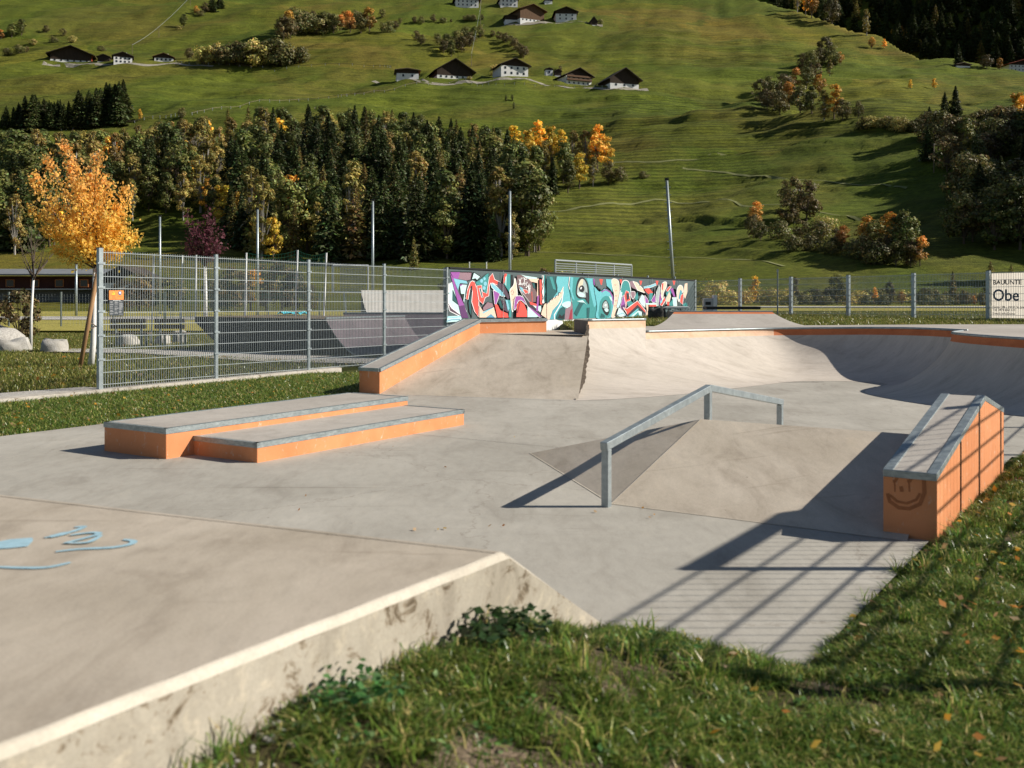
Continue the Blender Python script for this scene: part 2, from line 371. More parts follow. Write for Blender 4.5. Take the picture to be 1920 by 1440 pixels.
# ------------------------------------------------------------------ terrain
def sm(a, b, x):
    t = np.clip((np.asarray(x, float) - a) / (b - a), 0, 1); return t * t * (3 - 2 * t)
_ky = np.array([0, 118, 150, 220, 280, 350, 420, 480, 550, 650, 800, 1000, 1700.])
_kz = np.array([0, 0, 1.6, 9.5, 25, 48, 73, 95, 121, 165, 238, 340, 720.])
_ty = np.arange(0, 1701.); _tz = np.interp(_ty, _ky, _kz)
_k = np.hanning(45); _k /= _k.sum(); _tz = np.convolve(np.pad(_tz, 22, 'edge'), _k, 'valid')
def P(Y): return np.interp(Y, _ty, _tz)
_wc = {}
def wav(X, Y, s, seed):
    if (s, seed) not in _wc:
        r = np.random.default_rng(seed); L = []; a = 1.0; f = 1.0 / s
        for k in range(5):
            for _ in range(3):
                th = r.uniform(0, 2 * np.pi); ph = r.uniform(0, 6.28); L.append((a, math.cos(th) * f * 6.28, math.sin(th) * f * 6.28, ph))
            a *= .5; f *= 1.93
        _wc[(s, seed)] = L
    o = 0.0
    for a, cx, cy, ph in _wc[(s, seed)]: o = o + a * np.sin(X * cx + Y * cy + ph)
    return o / 3.2
_spx = np.array([1300, 1380, 1425, 1500, 1600, 1650, 1700, 1760, 1850, 1920, 2100, 2600.])
_spy = np.array([-160, -50, 2, 26, 58, 66, 92, 116, 127, 133, 140, 150.])
_ys = np.arange(140, 1500.); _es = (P(_ys) - CAM_Z) / _ys
def crest(tx):
    e = (HY - np.interp(960 + F * tx, _spx, _spy)) / F
    return np.interp(e, np.maximum.accumulate(_es), _ys)
_rs = np.random.default_rng(41)
SCARP = [(zc + _rs.uniform(-2, 2), *(lambda c_, l_: (c_ - l_, c_ + l_))(_rs.uniform(-.42, .42) * (zc * 2.6 + 180), _rs.uniform(50, 170)), _rs.uniform(.7, 1.5), _rs.uniform(.5, .95), _rs.uniform(-.06, .06)) for zc in np.arange(8, 215, 4.6)]
def H(X, Y):
    X = np.asarray(X, float); Y = np.asarray(Y, float); tx = X / np.maximum(Y, 1)
    z = P(Y)
    amp = sm(150, 330, Y)
    z = z + .15 * np.clip(X - 32 - 9 * wav(X, Y, 150, 9), 0, 95) * sm(150, 215, Y) * (1 - sm(360, 480, Y))
    z = z + amp * (4.5 * wav(X, Y * 1.2, 170, 3) + 1.6 * wav(X, Y * 1.5, 60, 4))
    zz = z + 5 * wav(X, Y, 230, 5); Lz = 9.0
    tw = .35 + .65 * sm(-.4, .5, wav(X, Y, 140, 6))
    th_ = zz * 2 * np.pi / Lz
    z = z + sm(200, 300, Y) * tw * .42 * (np.sin(th_) + .38 * np.sin(2 * th_) + .14 * np.sin(3 * th_)) * Lz / (2 * np.pi)
    z2 = (zz + 3 * wav(X, Y, 90, 15)) * 2 * np.pi / 3.1
    z = z + sm(170, 230, Y) * sm(.0, .6, wav(X, Y, 110, 16)) * .55 * (np.sin(z2) + .3 * np.sin(2 * z2)) * 3.1 / (2 * np.pi)
    zs_ = zz - 1.6 * wav(X, Y, 75, 17)
    for zc, x0, x1, A, w_, sl in SCARP:
        t_ = (zs_ - zc - sl * (X - x0)) / w_
        if abs(t_).min() > 4: continue
        z = z + A * t_ * np.exp(-t_ * t_) * sm(x0, x0 + 25, X) * (1 - sm(x1 - 25, x1, X)) * sm(150, 200, Y)
    Yc = crest(tx)
    over = np.maximum(Y - Yc, 0)
    z = np.where(Y > Yc, np.minimum(z, P(Yc) - .42 * over + 1.5), z)
    mt = 150 + .60 * (X - 300)  + .6 * (Y - 1000) + 14 * wav(X, Y, 120, 8)
    z = np.where((Y > 700) & (tx > .16), np.maximum(z, np.minimum(mt, 900)), z)
    rg = np.clip((X - .535 * Y - 6) * 1.0, 0, 62) * sm(120, 190, Y) * (1 - sm(330, 420, Y))  # unseen ridge past the right edge, added to cast shade over the wood
    z = z + rg
    base = .86 * sm(-4, 8, X - (Y - 45) * .1)
    return z + base * (1 - sm(110, 150, Y)) - .03
def hill_at(px, py, y0=70.):
    """point of the hillside seen at a photo position (used to take bearings only)"""
    tx = (px - 960) / F; e = (HY - py) / F
    Y = np.arange(y0, 1650., 5.0); d = H(tx * Y, Y) - (CAM_Z + e * Y); i = int(np.argmax(d > 0))
    if d[i] <= 0: i = len(Y) - 1
    Y = np.arange(max(Y[i] - 5, y0), Y[i] + 1.01, 1.0); d = H(tx * Y, Y) - (CAM_Z + e * Y); i = int(np.argmax(d > 0))
    yy = Y[i - 1] + d[i - 1] / (d[i - 1] - d[i] + 1e-9) if i > 0 else Y[0]
    return Vector((tx * yy, yy, float(H(tx * yy, yy))))

_tx = np.linspace(-.72, .78, 460)
_Y = np.concatenate([np.arange(44, 140, 4.), np.arange(140, 660, 1.6), np.arange(660, 1500, 6.)])
gx = _tx[None, :] * _Y[:, None]; gy = np.repeat(_Y[:, None], len(_tx), 1); gz = H(gx, gy)
nr, nc = gx.shape
me = bpy.data.meshes.new("terrain"); V = np.stack([gx, gy, gz], -1).reshape(-1, 3)
idx = np.arange(nr * nc).reshape(nr, nc)
Q = np.stack([idx[:-1, :-1], idx[:-1, 1:], idx[1:, 1:], idx[1:, :-1]], -1).reshape(-1, 4)
me.vertices.add(len(V)); me.vertices.foreach_set("co", V.reshape(-1).astype(np.float32))
me.loops.add(len(Q) * 4); me.loops.foreach_set("vertex_index", Q.reshape(-1).astype(np.int32))
me.polygons.add(len(Q)); me.polygons.foreach_set("loop_start", np.arange(0, len(Q) * 4, 4, dtype=np.int32))
me.polygons.foreach_set("loop_total", np.full(len(Q), 4, dtype=np.int32))
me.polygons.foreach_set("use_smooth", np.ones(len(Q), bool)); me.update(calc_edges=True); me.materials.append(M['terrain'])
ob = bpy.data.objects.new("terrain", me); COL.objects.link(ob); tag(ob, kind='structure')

# near ground: lawns round the skatepark, one sheet running under everything out to the terrain
FD = Vector((.5211, .8535, 0)); F0 = Vector((-6.84, 16.82, 0))          # left fence line
RD = Vector((.5191, -.8547, 0)); R0 = Vector((7.163, 39.725, 0))        # right fence line
def fl(t): return F0 + FD * (2.5 * t)
def fr(t): return R0 + RD * (2.5 * t)
def G(x, y):
    x = np.asarray(x, float); y = np.asarray(y, float)
    side = (x - F0.x) * FD.y - (y - F0.y) * FD.x
    rise = np.where(x < 1.5, sm(19.7, 20.8, y) * sm(-1.0, .3, x - (y - 20) * .6), sm(22.2, 22.9, y))
    zr = -.07 + rise * (.79 + .10 * sm(1, 6, x))
    inpark = (side > .9) & (y < 22.2) & (y > -3) & ((x > -2.4) | (y < 16)) & (x + 5.77 > (y - 11.43) * .65)
    zr = np.where(inpark & (rise < .02), -.45, zr)
    zr = np.where((x > 2) & (y > 12) & (y < 22.2), -.45, zr)
    z = np.where(side < -.15, -.05 + .03 * wav(x, y, 6, 21), zr)
    return z + sm(38, 46, y) * (-.06)
rows = [[(x, y, float(G(x, y))) for x in np.arange(-42, 44.1, .5)] for y in np.arange(-14, 50.1, .5)]
structure(MB().grid(rows), "ground", M['lawn'], True)

# ------------------------------------------------------------------ skatepark floor
fx = [Vector((-5.77, 11.43, 0)) - u * 14, Vector((-5.77, 11.43, 0)) + u * 6.4, Vector((-.6, 18.9, 0)), Vector((2.2, 19.2, 0)), Vector((4.6, 20.2, 0)),
      Vector((9.4, 20.5, 0)), Vector((12.5, 20.4, 0)), Vector((14, 9.5, 0)), Vector((7.2, 8.85, 0)), Vector((1.13, 4.15, 0)) + u * 6.95, Vector((1.13, 4.15, 0)), Vector((.42, 4.6, 0)),
      Vector((-3.2, 6.3, 0)), Vector((-8, -.4, 0))]
structure(MB().poly(fx), "skatepark_floor", M['slab'])

jn_ = MB(); pale_j = MB()
def jline(mb, p, q, w_, z):
    d_ = (q - p).normalized(); n_ = Vector((-d_.y, d_.x, 0)) * w_ / 2; mb.poly([zp_ + Vector((0, 0, z)) for zp_ in (p - n_, q - n_, q + n_, p + n_)])
jline(jn_, at(1268, 717.5), at(1545, 716.5), .035, .0045); jline(jn_, at(760, 741), at(1068, 752), .012, .0045)
jline(jn_, Vector((-3.9, 13.4, 0)), Vector((4.2, 8.15, 0)), .007, .0045)
structure(jn_, "floor_joint", flat("dark_joint_sealant", (.12, .11, .10), .8))
# near left bank: deck, slope and worn concrete side wall
t = thing("concrete_bank", "low flat topped concrete bank with worn pale edge and blue chalk scribble nearest the camera", "skate bank", (-.5, 3.5, 0))
C0 = Vector((-.01, 3.95, 0)); B0 = Vector((.50, 4.76, 0)); ZD = .6; e = .028
vb = Vector((-.914, .407, 0)).normalized(); dk = MB(); far = vb * 5.5
p0 = C0 - u * e + v * e
dk.poly([(p0 + Vector((0, 0, ZD))), (p0 + far + Vector((0, 0, ZD))), (p0 + far - u * 7 + Vector((0, 0, ZD))), (p0 - u * 7 + Vector((0, 0, ZD)))])
dk.poly([(C0 + u * .0 + v * e + Vector((0, 0, ZD - e * .4))), (B0 + v * e), (B0 + far), (C0 + far + Vector((0, 0, ZD - e * .4)))])
dk.build("deck", M['ramp'], t)
rw = MB()
def wpt(s, z): return C0 - u * s + Vector((0, 0, z))
n_ = 40; rows = []
rows.append([wpt(7 * i / n_, ZD - e) for i in range(n_ + 1)]); rows.append([wpt(7 * i / n_, -.3) for i in range(n_ + 1)])
rw.grid(rows[::-1]); rw.poly([C0 + Vector((0, 0, ZD - e)), C0 + Vector((0, 0, -.3)), B0 + Vector((0, 0, -.3)), B0 + Vector((0, 0, 0))])
rw.build("side_wall", M['rough_wall'], t)
ed = MB()
def edge_profile(a):   # rounded worn edge along the side wall
    return [a + v * e + Vector((0, 0, ZD)), a + v * e * .45 + Vector((0, 0, ZD - .003)), a + v * .006 + Vector((0, 0, ZD - e * .45)), a + Vector((0, 0, ZD - e))]
ra = [[q for q in edge_profile(C0 - u * (e + s_))] for s_ in np.linspace(0, 7, 60)]
for k, r_ in enumerate(ra):
    j = .004 * math.sin(k * 2.3) + .003 * math.sin(k * 5.1)
    for q in r_: q += v * j * .5
ed.grid(ra)
rb = [[C0 - u * e + vb * (e + s_) - u * .03 + Vector((0, 0, ZD + .002)), C0 + vb * (e + s_) + Vector((0, 0, ZD - e * .4))] for s_ in np.linspace(0, 5.5, 12)]
ed.grid([r_[::-1] for r_ in rb])
ed.poly([C0 - u * e + v * e + Vector((0, 0, ZD)), C0 - u * e + Vector((0, 0, ZD - e)), C0 + Vector((0, 0, ZD - e)), C0 + v * e + Vector((0, 0, ZD - e * .4))])
rc = [[C0.lerp(B0, s_) + Vector((0, 0, (ZD - e) * (1 - s_))) , C0.lerp(B0, s_) + v * e + Vector((0, 0, (ZD - e * .4) * (1 - s_) + .003))] for s_ in np.linspace(0, 1, 8)]
ed.grid(rc)
ed.build("worn_edge", M['edge'], t, smooth=True)
chalk = flat("blue_chalk", (.30, .46, .53), .9)
def ribbon_z(mb, px, wd, z, mi=0):
    pts = [at(x, y, z) for x, y in px]; dense = []
    for i in range(len(pts) - 1):
        a, b, c, d = pts[max(i - 1, 0)], pts[i], pts[i + 1], pts[min(i + 2, len(pts) - 1)]
        for k in range(6):
            s = k / 6; dense.append(.5 * ((2 * b) + (c - a) * s + (2 * a - 5 * b + 4 * c - d) * s * s + (3 * b - a - 3 * c + d) * s ** 3))
    dense.append(pts[-1]); L = []
    for i, p in enumerate(dense):
        dr = (dense[min(i + 1, len(dense) - 1)] - dense[max(i - 1, 0)]).normalized(); nn = Vector((-dr.y, dr.x, 0))
        ww = wd * (.35 + .65 * math.sin(math.pi * min(1, max(0.05, i / len(dense)))) ** .5); L.append([p + nn * ww / 2, p - nn * ww / 2])
    mb.grid(L, mi)
ck = MB()
ck.poly([at(x, y, .604) for x, y in ((-30, 1020), (-10, 1017), (18, 1011), (44, 1009), (61, 1008), (62, 1014), (52, 1024), (24, 1027), (-30, 1031))][::-1])
ribbon_z(ck, [(84, 1008), (110, 1002), (140, 995), (158, 987), (140, 988)], .028, .604)
ribbon_z(ck, [(92, 1007), (128, 998)], .045, .605)
ribbon_z(ck, [(120, 1018), (165, 1007), (186, 1000), (170, 998), (132, 1003)], .028, .606)
ribbon_z(ck, [(122, 1017), (165, 1016), (190, 1003)], .025, .607)
ribbon_z(ck, [(105, 1034), (150, 1029), (210, 1026), (244, 1020), (250, 1014), (232, 1011)], .032, .604)
ribbon_z(ck, [(-15, 1062), (40, 1064), (90, 1063), (133, 1054)], .028, .604)
ck.build("chalk_drawing", chalk, t)

# ------------------------------------------------------------------ two-level manual pad on the left
def ledge_edges(mb, pts, z, r=.028):
    for a, b in zip(pts[:-1], pts[1:]): mb.bar((a.x, a.y, z - r + .003), (b.x, b.y, z - r + .003), r * 2, r * 2)
t = thing("manual_pad", "long orange two level concrete ledge with steel edges on the grey slab", "skate ledge", (-2.5, 11, 0))
a0 = Vector((-3.36, 9.84, 0)); lw = .97; ll = 3.72
b_ = MB(); q = [a0, a0 + u * ll, a0 + u * ll + v * lw, a0 + v * lw]; b_.prism([(p.x, p.y) for p in q], -.02, .25); b_.build("upper_step", M['orange'], t, bevel=.008)
tp = MB(); inset = .05; q2 = [a0 + u * inset + v * inset, a0 + u * (ll - inset) + v * inset, a0 + u * (ll - inset) + v * (lw - inset), a0 + u * inset + v * (lw - inset)]
tp.prism([(p.x, p.y) for p in q2], .25, .294); tp.build("upper_top", M['deck'], t)
s_ = MB()
for A, B in ((q[0], q[1]), (q[1], q[2]), (q[2], q[3]), (q[3], q[0])):
    d = (B - A).normalized(); n2 = Vector((-d.y, d.x, 0)); s_.bar(A + n2 * .022 - d * .004 + Vector((0, 0, .27)), B + n2 * .022 + d * .004 + Vector((0, 0, .27)), .055, .054)
s_.build("upper_steel_edge", M['steel'], t)
a1 = Vector((-2.42, 9.62, 0)); lw2 = 1.06; ll2 = 3.36
q = [a1, a1 + u * ll2, a1 + u * ll2 + v * lw2, a1 + v * lw2]; b_ = MB().prism([(p.x, p.y) for p in q], -.02, .148); b_.build("lower_step", M['orange'], t, bevel=.008)
q2 = [a1 + u * inset + v * inset, a1 + u * (ll2 - inset) + v * inset, a1 + u * (ll2 - inset) + v * lw2, a1 + u * inset + v * lw2]
MB().prism([(p.x, p.y) for p in q2], .148, .186).build("lower_top", M['deck'], t)
s_ = MB()
for A, B in ((q[0], q[1]), (q[1], q[2]), (q[3], q[0])):
    d = (B - A).normalized(); n2 = Vector((-d.y, d.x, 0)); s_.bar(A + n2 * .022 - d * .004 + Vector((0, 0, .165)), B + n2 * .022 + d * .004 + Vector((0, 0, .165)), .052, .05)
s_.build("lower_steel_edge", M['steel'], t)

# ------------------------------------------------------------------ funbox with rail and kinked ledge
fb = thing("funbox", "low concrete bank with sloped flanks under the steel rail beside the orange ledge", "skate bank", (2, 9, 0))
A = at(1146, 945); Tt = Vector((.18, 10.2, 0)); K = Vector((1.74, 9.3, .455)); K2 = K + u * .05 + Vector((0, 0, 0)); A2 = K + u * 1.75; A2.z = 0
Br = at(1662, 1003) ; Kr = K - v * 2.0
f_ = MB(); f_.poly([A, A - v * 2.15, Kr, K]); f_.poly([A, K, Tt]); f_.poly([Tt, K, A2]); f_.poly([K, Kr, A2 - v * 2.0, A2])
f_.build("slope", M['bank'], fb)
seam = MB()
for P_, Q_ in ((A, K), (A, A - v * 2.1), (A, Tt)):
    P2 = Vector(P_); Q2 = Vector(Q_); d = (Q2 - P2).normalized(); n2 = d.cross(Vector((0, 0, 1))).normalized() * .006
    if abs(d.z) < .01: P2.z = Q2.z = .004
    else: P2.z += .004; Q2.z += .006
    seam.poly([P2 - n2, Q2 - n2, Q2 + n2, P2 + n2])
seam.build("scuffed_seam", M['edge'], fb)

rl = thing("grind_rail", "galvanised square steel kinked rail standing over the low concrete bank", "skate rail", (1.8, 9.3, 0))
r0 = Vector((.712, 7.64, .465)); rk = Vector((1.82, 9.37, .735)); re_ = Vector((2.93, 11.08, .425))
ext = (rk - r0).normalized() * .045
rm = MB(); rm.bar(r0 - ext, rk, .062, .062); rm.build("front_bar", M['galv'], rl, bevel=.004)
MB().bar(rk, re_ + (re_ - rk).normalized() * .04, .0615, .0615).build("rear_bar", M['galv'], rl, bevel=.004)
for p, zb in ((r0, -.01), (rk - u * .02, .40), (re_, -.01)):
    MB().box((p.x, p.y, (zb + p.z - .032) / 2), (.058, .058, p.z - .032 - zb), math.atan2(u.y, u.x)).build("post", M['galv'], rl, bevel=.003)

hb = thing("kinked_ledge", "tall orange painted ledge rising and falling with steel edges and a scrawled smiley face", "skate ledge", (3, 7.5, 0))
h0 = Vector((2.47, 6.74, 0)); wv = -v * .335; L1, L2 = 2.02, 3.12; Z0, Z1, Z2 = .40, .735, .53
bd = MB()
def sec(s, z, wi=wv): return [h0 + u * s + Vector((0, 0, -.05)), h0 + u * s + wi + Vector((0, 0, -.05)), h0 + u * s + wi + Vector((0, 0, z)), h0 + u * s + Vector((0, 0, z))]
S = [sec(0, Z0), sec(.86, Z0 + (Z1 - Z0) * .86 / L1), sec(.872, Z0 + (Z1 - Z0) * .872 / L1), sec(L1, Z1), sec(L2 - .22, Z2 + .04), sec(L2 - .21, Z2 + .038), sec(L2, Z2)]
for i in range(len(S) - 1):
    for k in range(4): bd.poly([S[i][k], S[i + 1][k], S[i + 1][(k + 1) % 4], S[i][(k + 1) % 4]][::-1])
bd.poly(S[0][::1]); bd.poly(S[-1][::-1]); bd.build("body", M['orange'], hb)
tp = MB(); st = MB()
for (sa, za), (sb, zb) in (((0, Z0), (L1, Z1)), ((L1, Z1), (L2, Z2))):
    a = h0 + u * sa + wv / 2 + Vector((0, 0, za + .018)); b = h0 + u * sb + wv / 2 + Vector((0, 0, zb + .018)); tp.bar(a, b, .225, .036)
    for o in (.03, .305):
        a = h0 + u * sa + wv * (o / .335) + Vector((0, 0, za + .02)); b = h0 + u * sb + wv * (o / .335) + Vector((0, 0, zb + .02)); st.bar(a, b, .066, .045)
st.bar(h0 + Vector((0, 0, Z0 + .016)) - u * .003, h0 + wv + Vector((0, 0, Z0 + .016)) - u * .003, .02, .05)
tp.build("concrete_top", M['deck'], hb); st.build("steel_edge", M['steel'], hb, bevel=.004)
jt = MB()
for s in (.866, L2 - .215):
    p = h0 + u * s + wv * 1.006; zt = Z0 + (Z1 - Z0) * s / L1 if s < L1 else Z2 + .035
    jt.box((p.x, p.y, zt / 2), (.018, .01, zt), math.atan2(u.y, u.x))
jt.build("expansion_joint", M['black'], hb)
# scrawled face, thin paint on the near end
sp = MB(); soot = flat("sooty_spray_paint", (.38, .135, .05), .8)
def face(px, py):   # photo spot on the plane of the near end (offset 3 mm)
    X0 = h0 - u * .003; tx = (px - 960) / F; D = (X0.x * v.y - X0.y * v.x) / (tx * v.y - v.x); return Vector((tx * D, D, CAM_Z - (py - HY) * D / F))
def fstroke(px, wd):
    pts = [face(*p) for p in px]; L = []
    for i, p in enumerate(pts):
        d = (pts[min(i + 1, len(pts) - 1)] - pts[max(i - 1, 0)]).normalized(); n2 = d.cross(u).normalized() * wd / 2; L.append([p + n2 * 1.7, p - n2 * 1.7])
    sp.grid(L)
fstroke([(1664, 925), (1668, 940), (1685, 952), (1705, 954), (1725, 945), (1733, 925), (1732, 900), (1722, 890)], .014)
fstroke([(1668, 928), (1682, 940), (1700, 944), (1718, 937), (1725, 925)], .010)
for ex in (1677, 1704): fstroke([(ex - 5, 895), (ex - 2, 890), (ex + 3, 890), (ex + 5, 896), (ex + 2, 902), (ex - 3, 902)], .012); fstroke([(ex, 902), (ex + 1, 922)], .005)
fstroke([(1689, 912), (1691, 922)], .014)
sp.build("sprayed_face", soot, hb)

# ------------------------------------------------------------------ left bank with orange hubba wall
bk = thing("hubba_bank", "wide sloping concrete bank with orange kinked side wall before the graffiti", "skate bank", (-.5, 17.5, 0))
W0 = Vector((-2.13, 16.3, 0)); W1 = Vector((-.59, 18.7, 0)); W2 = Vector((.66, 19.42, 0)); zp = .88
o1 = v * .43; o2 = Vector((-.5, .866, 0)) * .43
b_ = MB(); b_.poly([W0, (1.0, 15.35, 0), (1.36, 18.1, zp), (W1.x, W1.y, zp)]); b_.poly([(W1.x, W1.y, zp), (1.3, 18.0, zp), (1.25, 19.8, zp), (W2.x, W2.y, zp)])
b_.poly([(W2.x, W2.y, zp), (1.25, 19.8, zp), (1.2, 20.4, zp), (.3, 20.2, zp)]); b_.build("slope", M['bank'], bk)
wl = MB(); W1o = W1 + (o1 + o2).normalized() * .46
def zz(p, z): return Vector((p.x, p.y, z))
za, zb = .36, 1.09
wl.hexa([zz(W0, -.2), zz(W1, -.2), zz(W1o, -.2), zz(W0 + o1, -.2), zz(W0, za), zz(W1, zb), zz(W1o, zb), zz(W0 + o1, za)])
wl.hexa([zz(W1, -.2), zz(W2, -.2), zz(W2 + o2, -.2), zz(W1o, -.2), zz(W1, zb), zz(W2, zb), zz(W2 + o2, zb), zz(W1o, zb)])
wl.build("side_wall", M['orange'], bk)
tp = MB(); h = .04
tp.hexa([zz(W0, za), zz(W1, zb), zz(W1o, zb), zz(W0 + o1, za), zz(W0, za + h), zz(W1, zb + h), zz(W1o, zb + h), zz(W0 + o1, za + h)])
tp.hexa([zz(W1, zb), zz(W2, zb), zz(W2 + o2, zb), zz(W1o, zb), zz(W1, zb + h), zz(W2, zb + h), zz(W2 + o2, zb + h), zz(W1o, zb + h)])
tp.build("wall_top", M['deck'], bk)
s_ = MB(); k_ = .024
for A, B in ((zz(W0, za + k_), zz(W1, zb + k_)), (zz(W0 + o1, za + k_), zz(W1o, zb + k_)), (zz(W1, zb + k_), zz(W2, zb + k_)), (zz(W0, za + k_), zz(W0 + o1, za + k_)), (zz(W2, zb + k_), zz(W2 + o2, zb + k_))): s_.bar(A, B, .05, .055)
s_.build("steel_edge", M['steel'], bk)

# ------------------------------------------------------------------ bowl: extension quarter, bowl walls, hip
bw = thing("skate_bowl", "pale curved concrete bowl with orange band under its steel coping", "skate bowl", (5, 18, 0))
def prof_z(s, w, p): return (1 - w) * (1 - s) ** p + w * (1 - np.sqrt(np.maximum(1 - (1 - s) ** 2, 0)))
def strip(cop, foot, n=14, p=2.05, band=None, w=0.0):
    """curved riding surface from coping to foot; band=(a, b): only the part between a and b metres below the coping"""
    rows = []; ss = np.linspace(0, 1, 400)
    for k, ((cx, cy, cz), (fx_, fy_)) in enumerate(zip(cop, foot)):
        wk = w[k] if hasattr(w, '__len__') else w; zs = prof_z(ss, wk, p) * cz; s0, s1 = 0.0, 1.0
        if band: s0 = float(np.interp(band[0], cz - zs, ss)); s1 = float(np.interp(band[1], cz - zs, ss)) if band[1] is not None else 1.0
        S_ = s0 + (s1 - s0) * np.linspace(0, 1, n) ** 1.8
        rows.append([(cx + (fx_ - cx) * s, cy + (fy_ - cy) * s, max(cz * float(prof_z(s, wk, p)), .003)) for s in S_])
    return rows
def dense(pts, k=6):
    pts = [np.array(p, float) for p in pts]; out = []
    for i in range(len(pts) - 1):
        a, b, c, d = pts[max(i - 1, 0)], pts[i], pts[i + 1], pts[min(i + 2, len(pts) - 1)]
        for j in range(k):
            s = j / k; out.append(.5 * (2 * b + (c - a) * s + (2 * a - 5 * b + 4 * c - d) * s * s + (3 * b - a - 3 * c + d) * s ** 3))
    out.append(pts[-1]); return [tuple(q) for q in out]
cq = dense([(1.37, 18.25, .9), (1.95, 18.62, .9), (2.5, 18.95, .9)], 5); fq = dense([(.95, 15.25), (1.55, 15.45), (2.1, 15.75)], 5)
cb = dense([(2.5, 18.95, .9), (3.4, 19.5, .9), (4.5, 20.15, .9), (5.4, 20.5, .905), (6.3, 20.3, .92), (7.1, 19.85, .94), (7.7, 19.0, .955), (8.0, 17.8, .96)], 8)
fb_ = dense([(2.1, 15.75), (3.0, 16.45), (4.05, 17.5), (5.1, 18.5), (5.65, 18.65), (6.2, 18.6), (6.7, 18.1), (7.0, 17.2)], 8)
ch = dense([(8.5, 18.8, .96), (7.9, 17.7, .96), (7.22, 16.55, .96), (7.42, 14.9, .95), (8.2, 13.2, .94), (9.3, 12.2, .9)], 8)
fh = dense([(7.2, 18.9), (6.55, 17.8), (5.75, 16.5), (5.95, 14.9), (6.9, 13.0), (8.2, 11.4)], 8)
BH = .13; wb = list(np.clip((np.arange(len(cb)) - 12) / 12.0, 0, 1) * .32 + .3); wh = .55
def raise_top(rows): return [[(x, y, z + .23 * max(0, 1 - math.dist((x, y), cp_[:2]) / math.dist(ft_, cp_[:2]) / .22) ** 1.6) for x, y, z in r] for r, cp_, ft_ in zip(rows, cq, fq)]
sf = MB(); sf.grid(raise_top(strip(cq, fq, 26, band=(.10, None), w=.3)))
for c, f, w_ in ((cb, fb_, wb), (ch, fh, wh)): sf.grid(strip(c, f, 22, band=(BH, None), w=w_))
sf.build("riding_surface", M['bowl'], bw, smooth=True)
bn = MB(); bn.grid(raise_top(strip(cq, fq, 5, band=(0, .10), w=.3)), 0)
for c, f, mi, w_ in ((cb[:24], fb_[:24], 0, wb[:24]), (cb[23:], fb_[23:], 1, wb[23:]), (ch, fh, 1, wh)): bn.grid(strip(c, f, 5, band=(0, BH), w=w_), mi)
bn.build("painted_band", [M['pale_orange'], M['red_band']], bw, smooth=True)
cp = MB()
for c in ([(x, y, z + .23) for x, y, z in cq], cb, ch[9:]): cp.tube([(x, y, z + .005) for x, y, z in c], .022, 6)
cp.build("coping", M['steel'], bw, smooth=True)
dk = MB()
ob_ = dense([(2.5, 22.3), (3.3, 22.3), (4.5, 22.4), (5.6, 22.5), (7.2, 22.5), (10.5, 22.5), (13.5, 21.5), (13.5, 19)], 8)
dk.grid([[(c[0], c[1], c[2]), (o[0], o[1], .9 + (c[2] - .9) * .9)] for c, o in zip(cb, ob_)][::1])
oh = dense([(13.5, 19.4), (13.5, 18.0), (13.5, 16.5), (13.5, 14.9), (13.5, 13.2), (13.5, 12.2)], 8)
dk.grid([[(c[0], c[1], c[2] + .004), (o[0], o[1], c[2] + .004)] for c, o in zip(ch, oh)])
dk.build("deck", M['deck'], bw)
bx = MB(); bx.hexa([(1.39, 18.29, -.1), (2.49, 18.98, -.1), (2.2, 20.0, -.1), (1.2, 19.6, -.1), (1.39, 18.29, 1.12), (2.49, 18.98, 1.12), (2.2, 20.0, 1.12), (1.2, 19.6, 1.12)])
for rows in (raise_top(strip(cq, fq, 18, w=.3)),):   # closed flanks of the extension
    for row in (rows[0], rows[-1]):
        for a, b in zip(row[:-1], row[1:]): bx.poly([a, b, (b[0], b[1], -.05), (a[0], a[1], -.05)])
bx.build("extension_body", M['dark_conc'], bw)  # the shade on this flank is put into its dark concrete colour
ck = MB(); row = raise_top(strip(cq, fq, 90, w=.3))[0]; L = []
for i, p in enumerate(row): q_ = (i / 90) * (1 - i / 90) * 4; wv_ = q_ * (.07 + .02 * math.sin(i * .31) + .012 * math.sin(i * .83)); L.append([(p[0] - wv_, p[1], p[2] + .014), (p[0] + q_ * (.05 + .015 * math.sin(i * .23) + .008 * math.sin(i * 1.1)), p[1], p[2] + .009)])
ck.grid(L[8:-2]); ck.build("crumbled_edge", surf("crumbled_dark_mortar", (.06, .045, .035), (.2, .16, .12), 16, .9, .8, .02), bw)

qp = thing("quarter_pipe", "small grey quarter pipe with a thin red band standing behind the bowl", "skate ramp", (5, 23, .9))
c2 = dense([(3.78, 23.6, .3), (6.05, 23.6, .3)], 4); f2 = dense([(3.0, 22.0), (6.62, 22.0)], 4)
def lift(rows): return [[(x, y, z + .895) for x, y, z in r] for r in rows]
MB().grid(lift(strip(c2, f2, 10, band=(.045, None)))).build("riding_surface", M['deck'], qp, smooth=True)
MB().grid(lift(strip(c2, f2, 3, band=(0, .045)))).build("painted_band", M['red_band'], qp)
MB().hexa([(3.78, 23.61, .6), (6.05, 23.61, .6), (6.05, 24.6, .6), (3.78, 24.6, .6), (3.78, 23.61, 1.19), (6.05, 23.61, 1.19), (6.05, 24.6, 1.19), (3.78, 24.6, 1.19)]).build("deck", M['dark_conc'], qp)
MB().tube([(3.76, 23.6, 1.2), (6.07, 23.6, 1.2)], .02, 6).build("coping", M['steel'], qp)

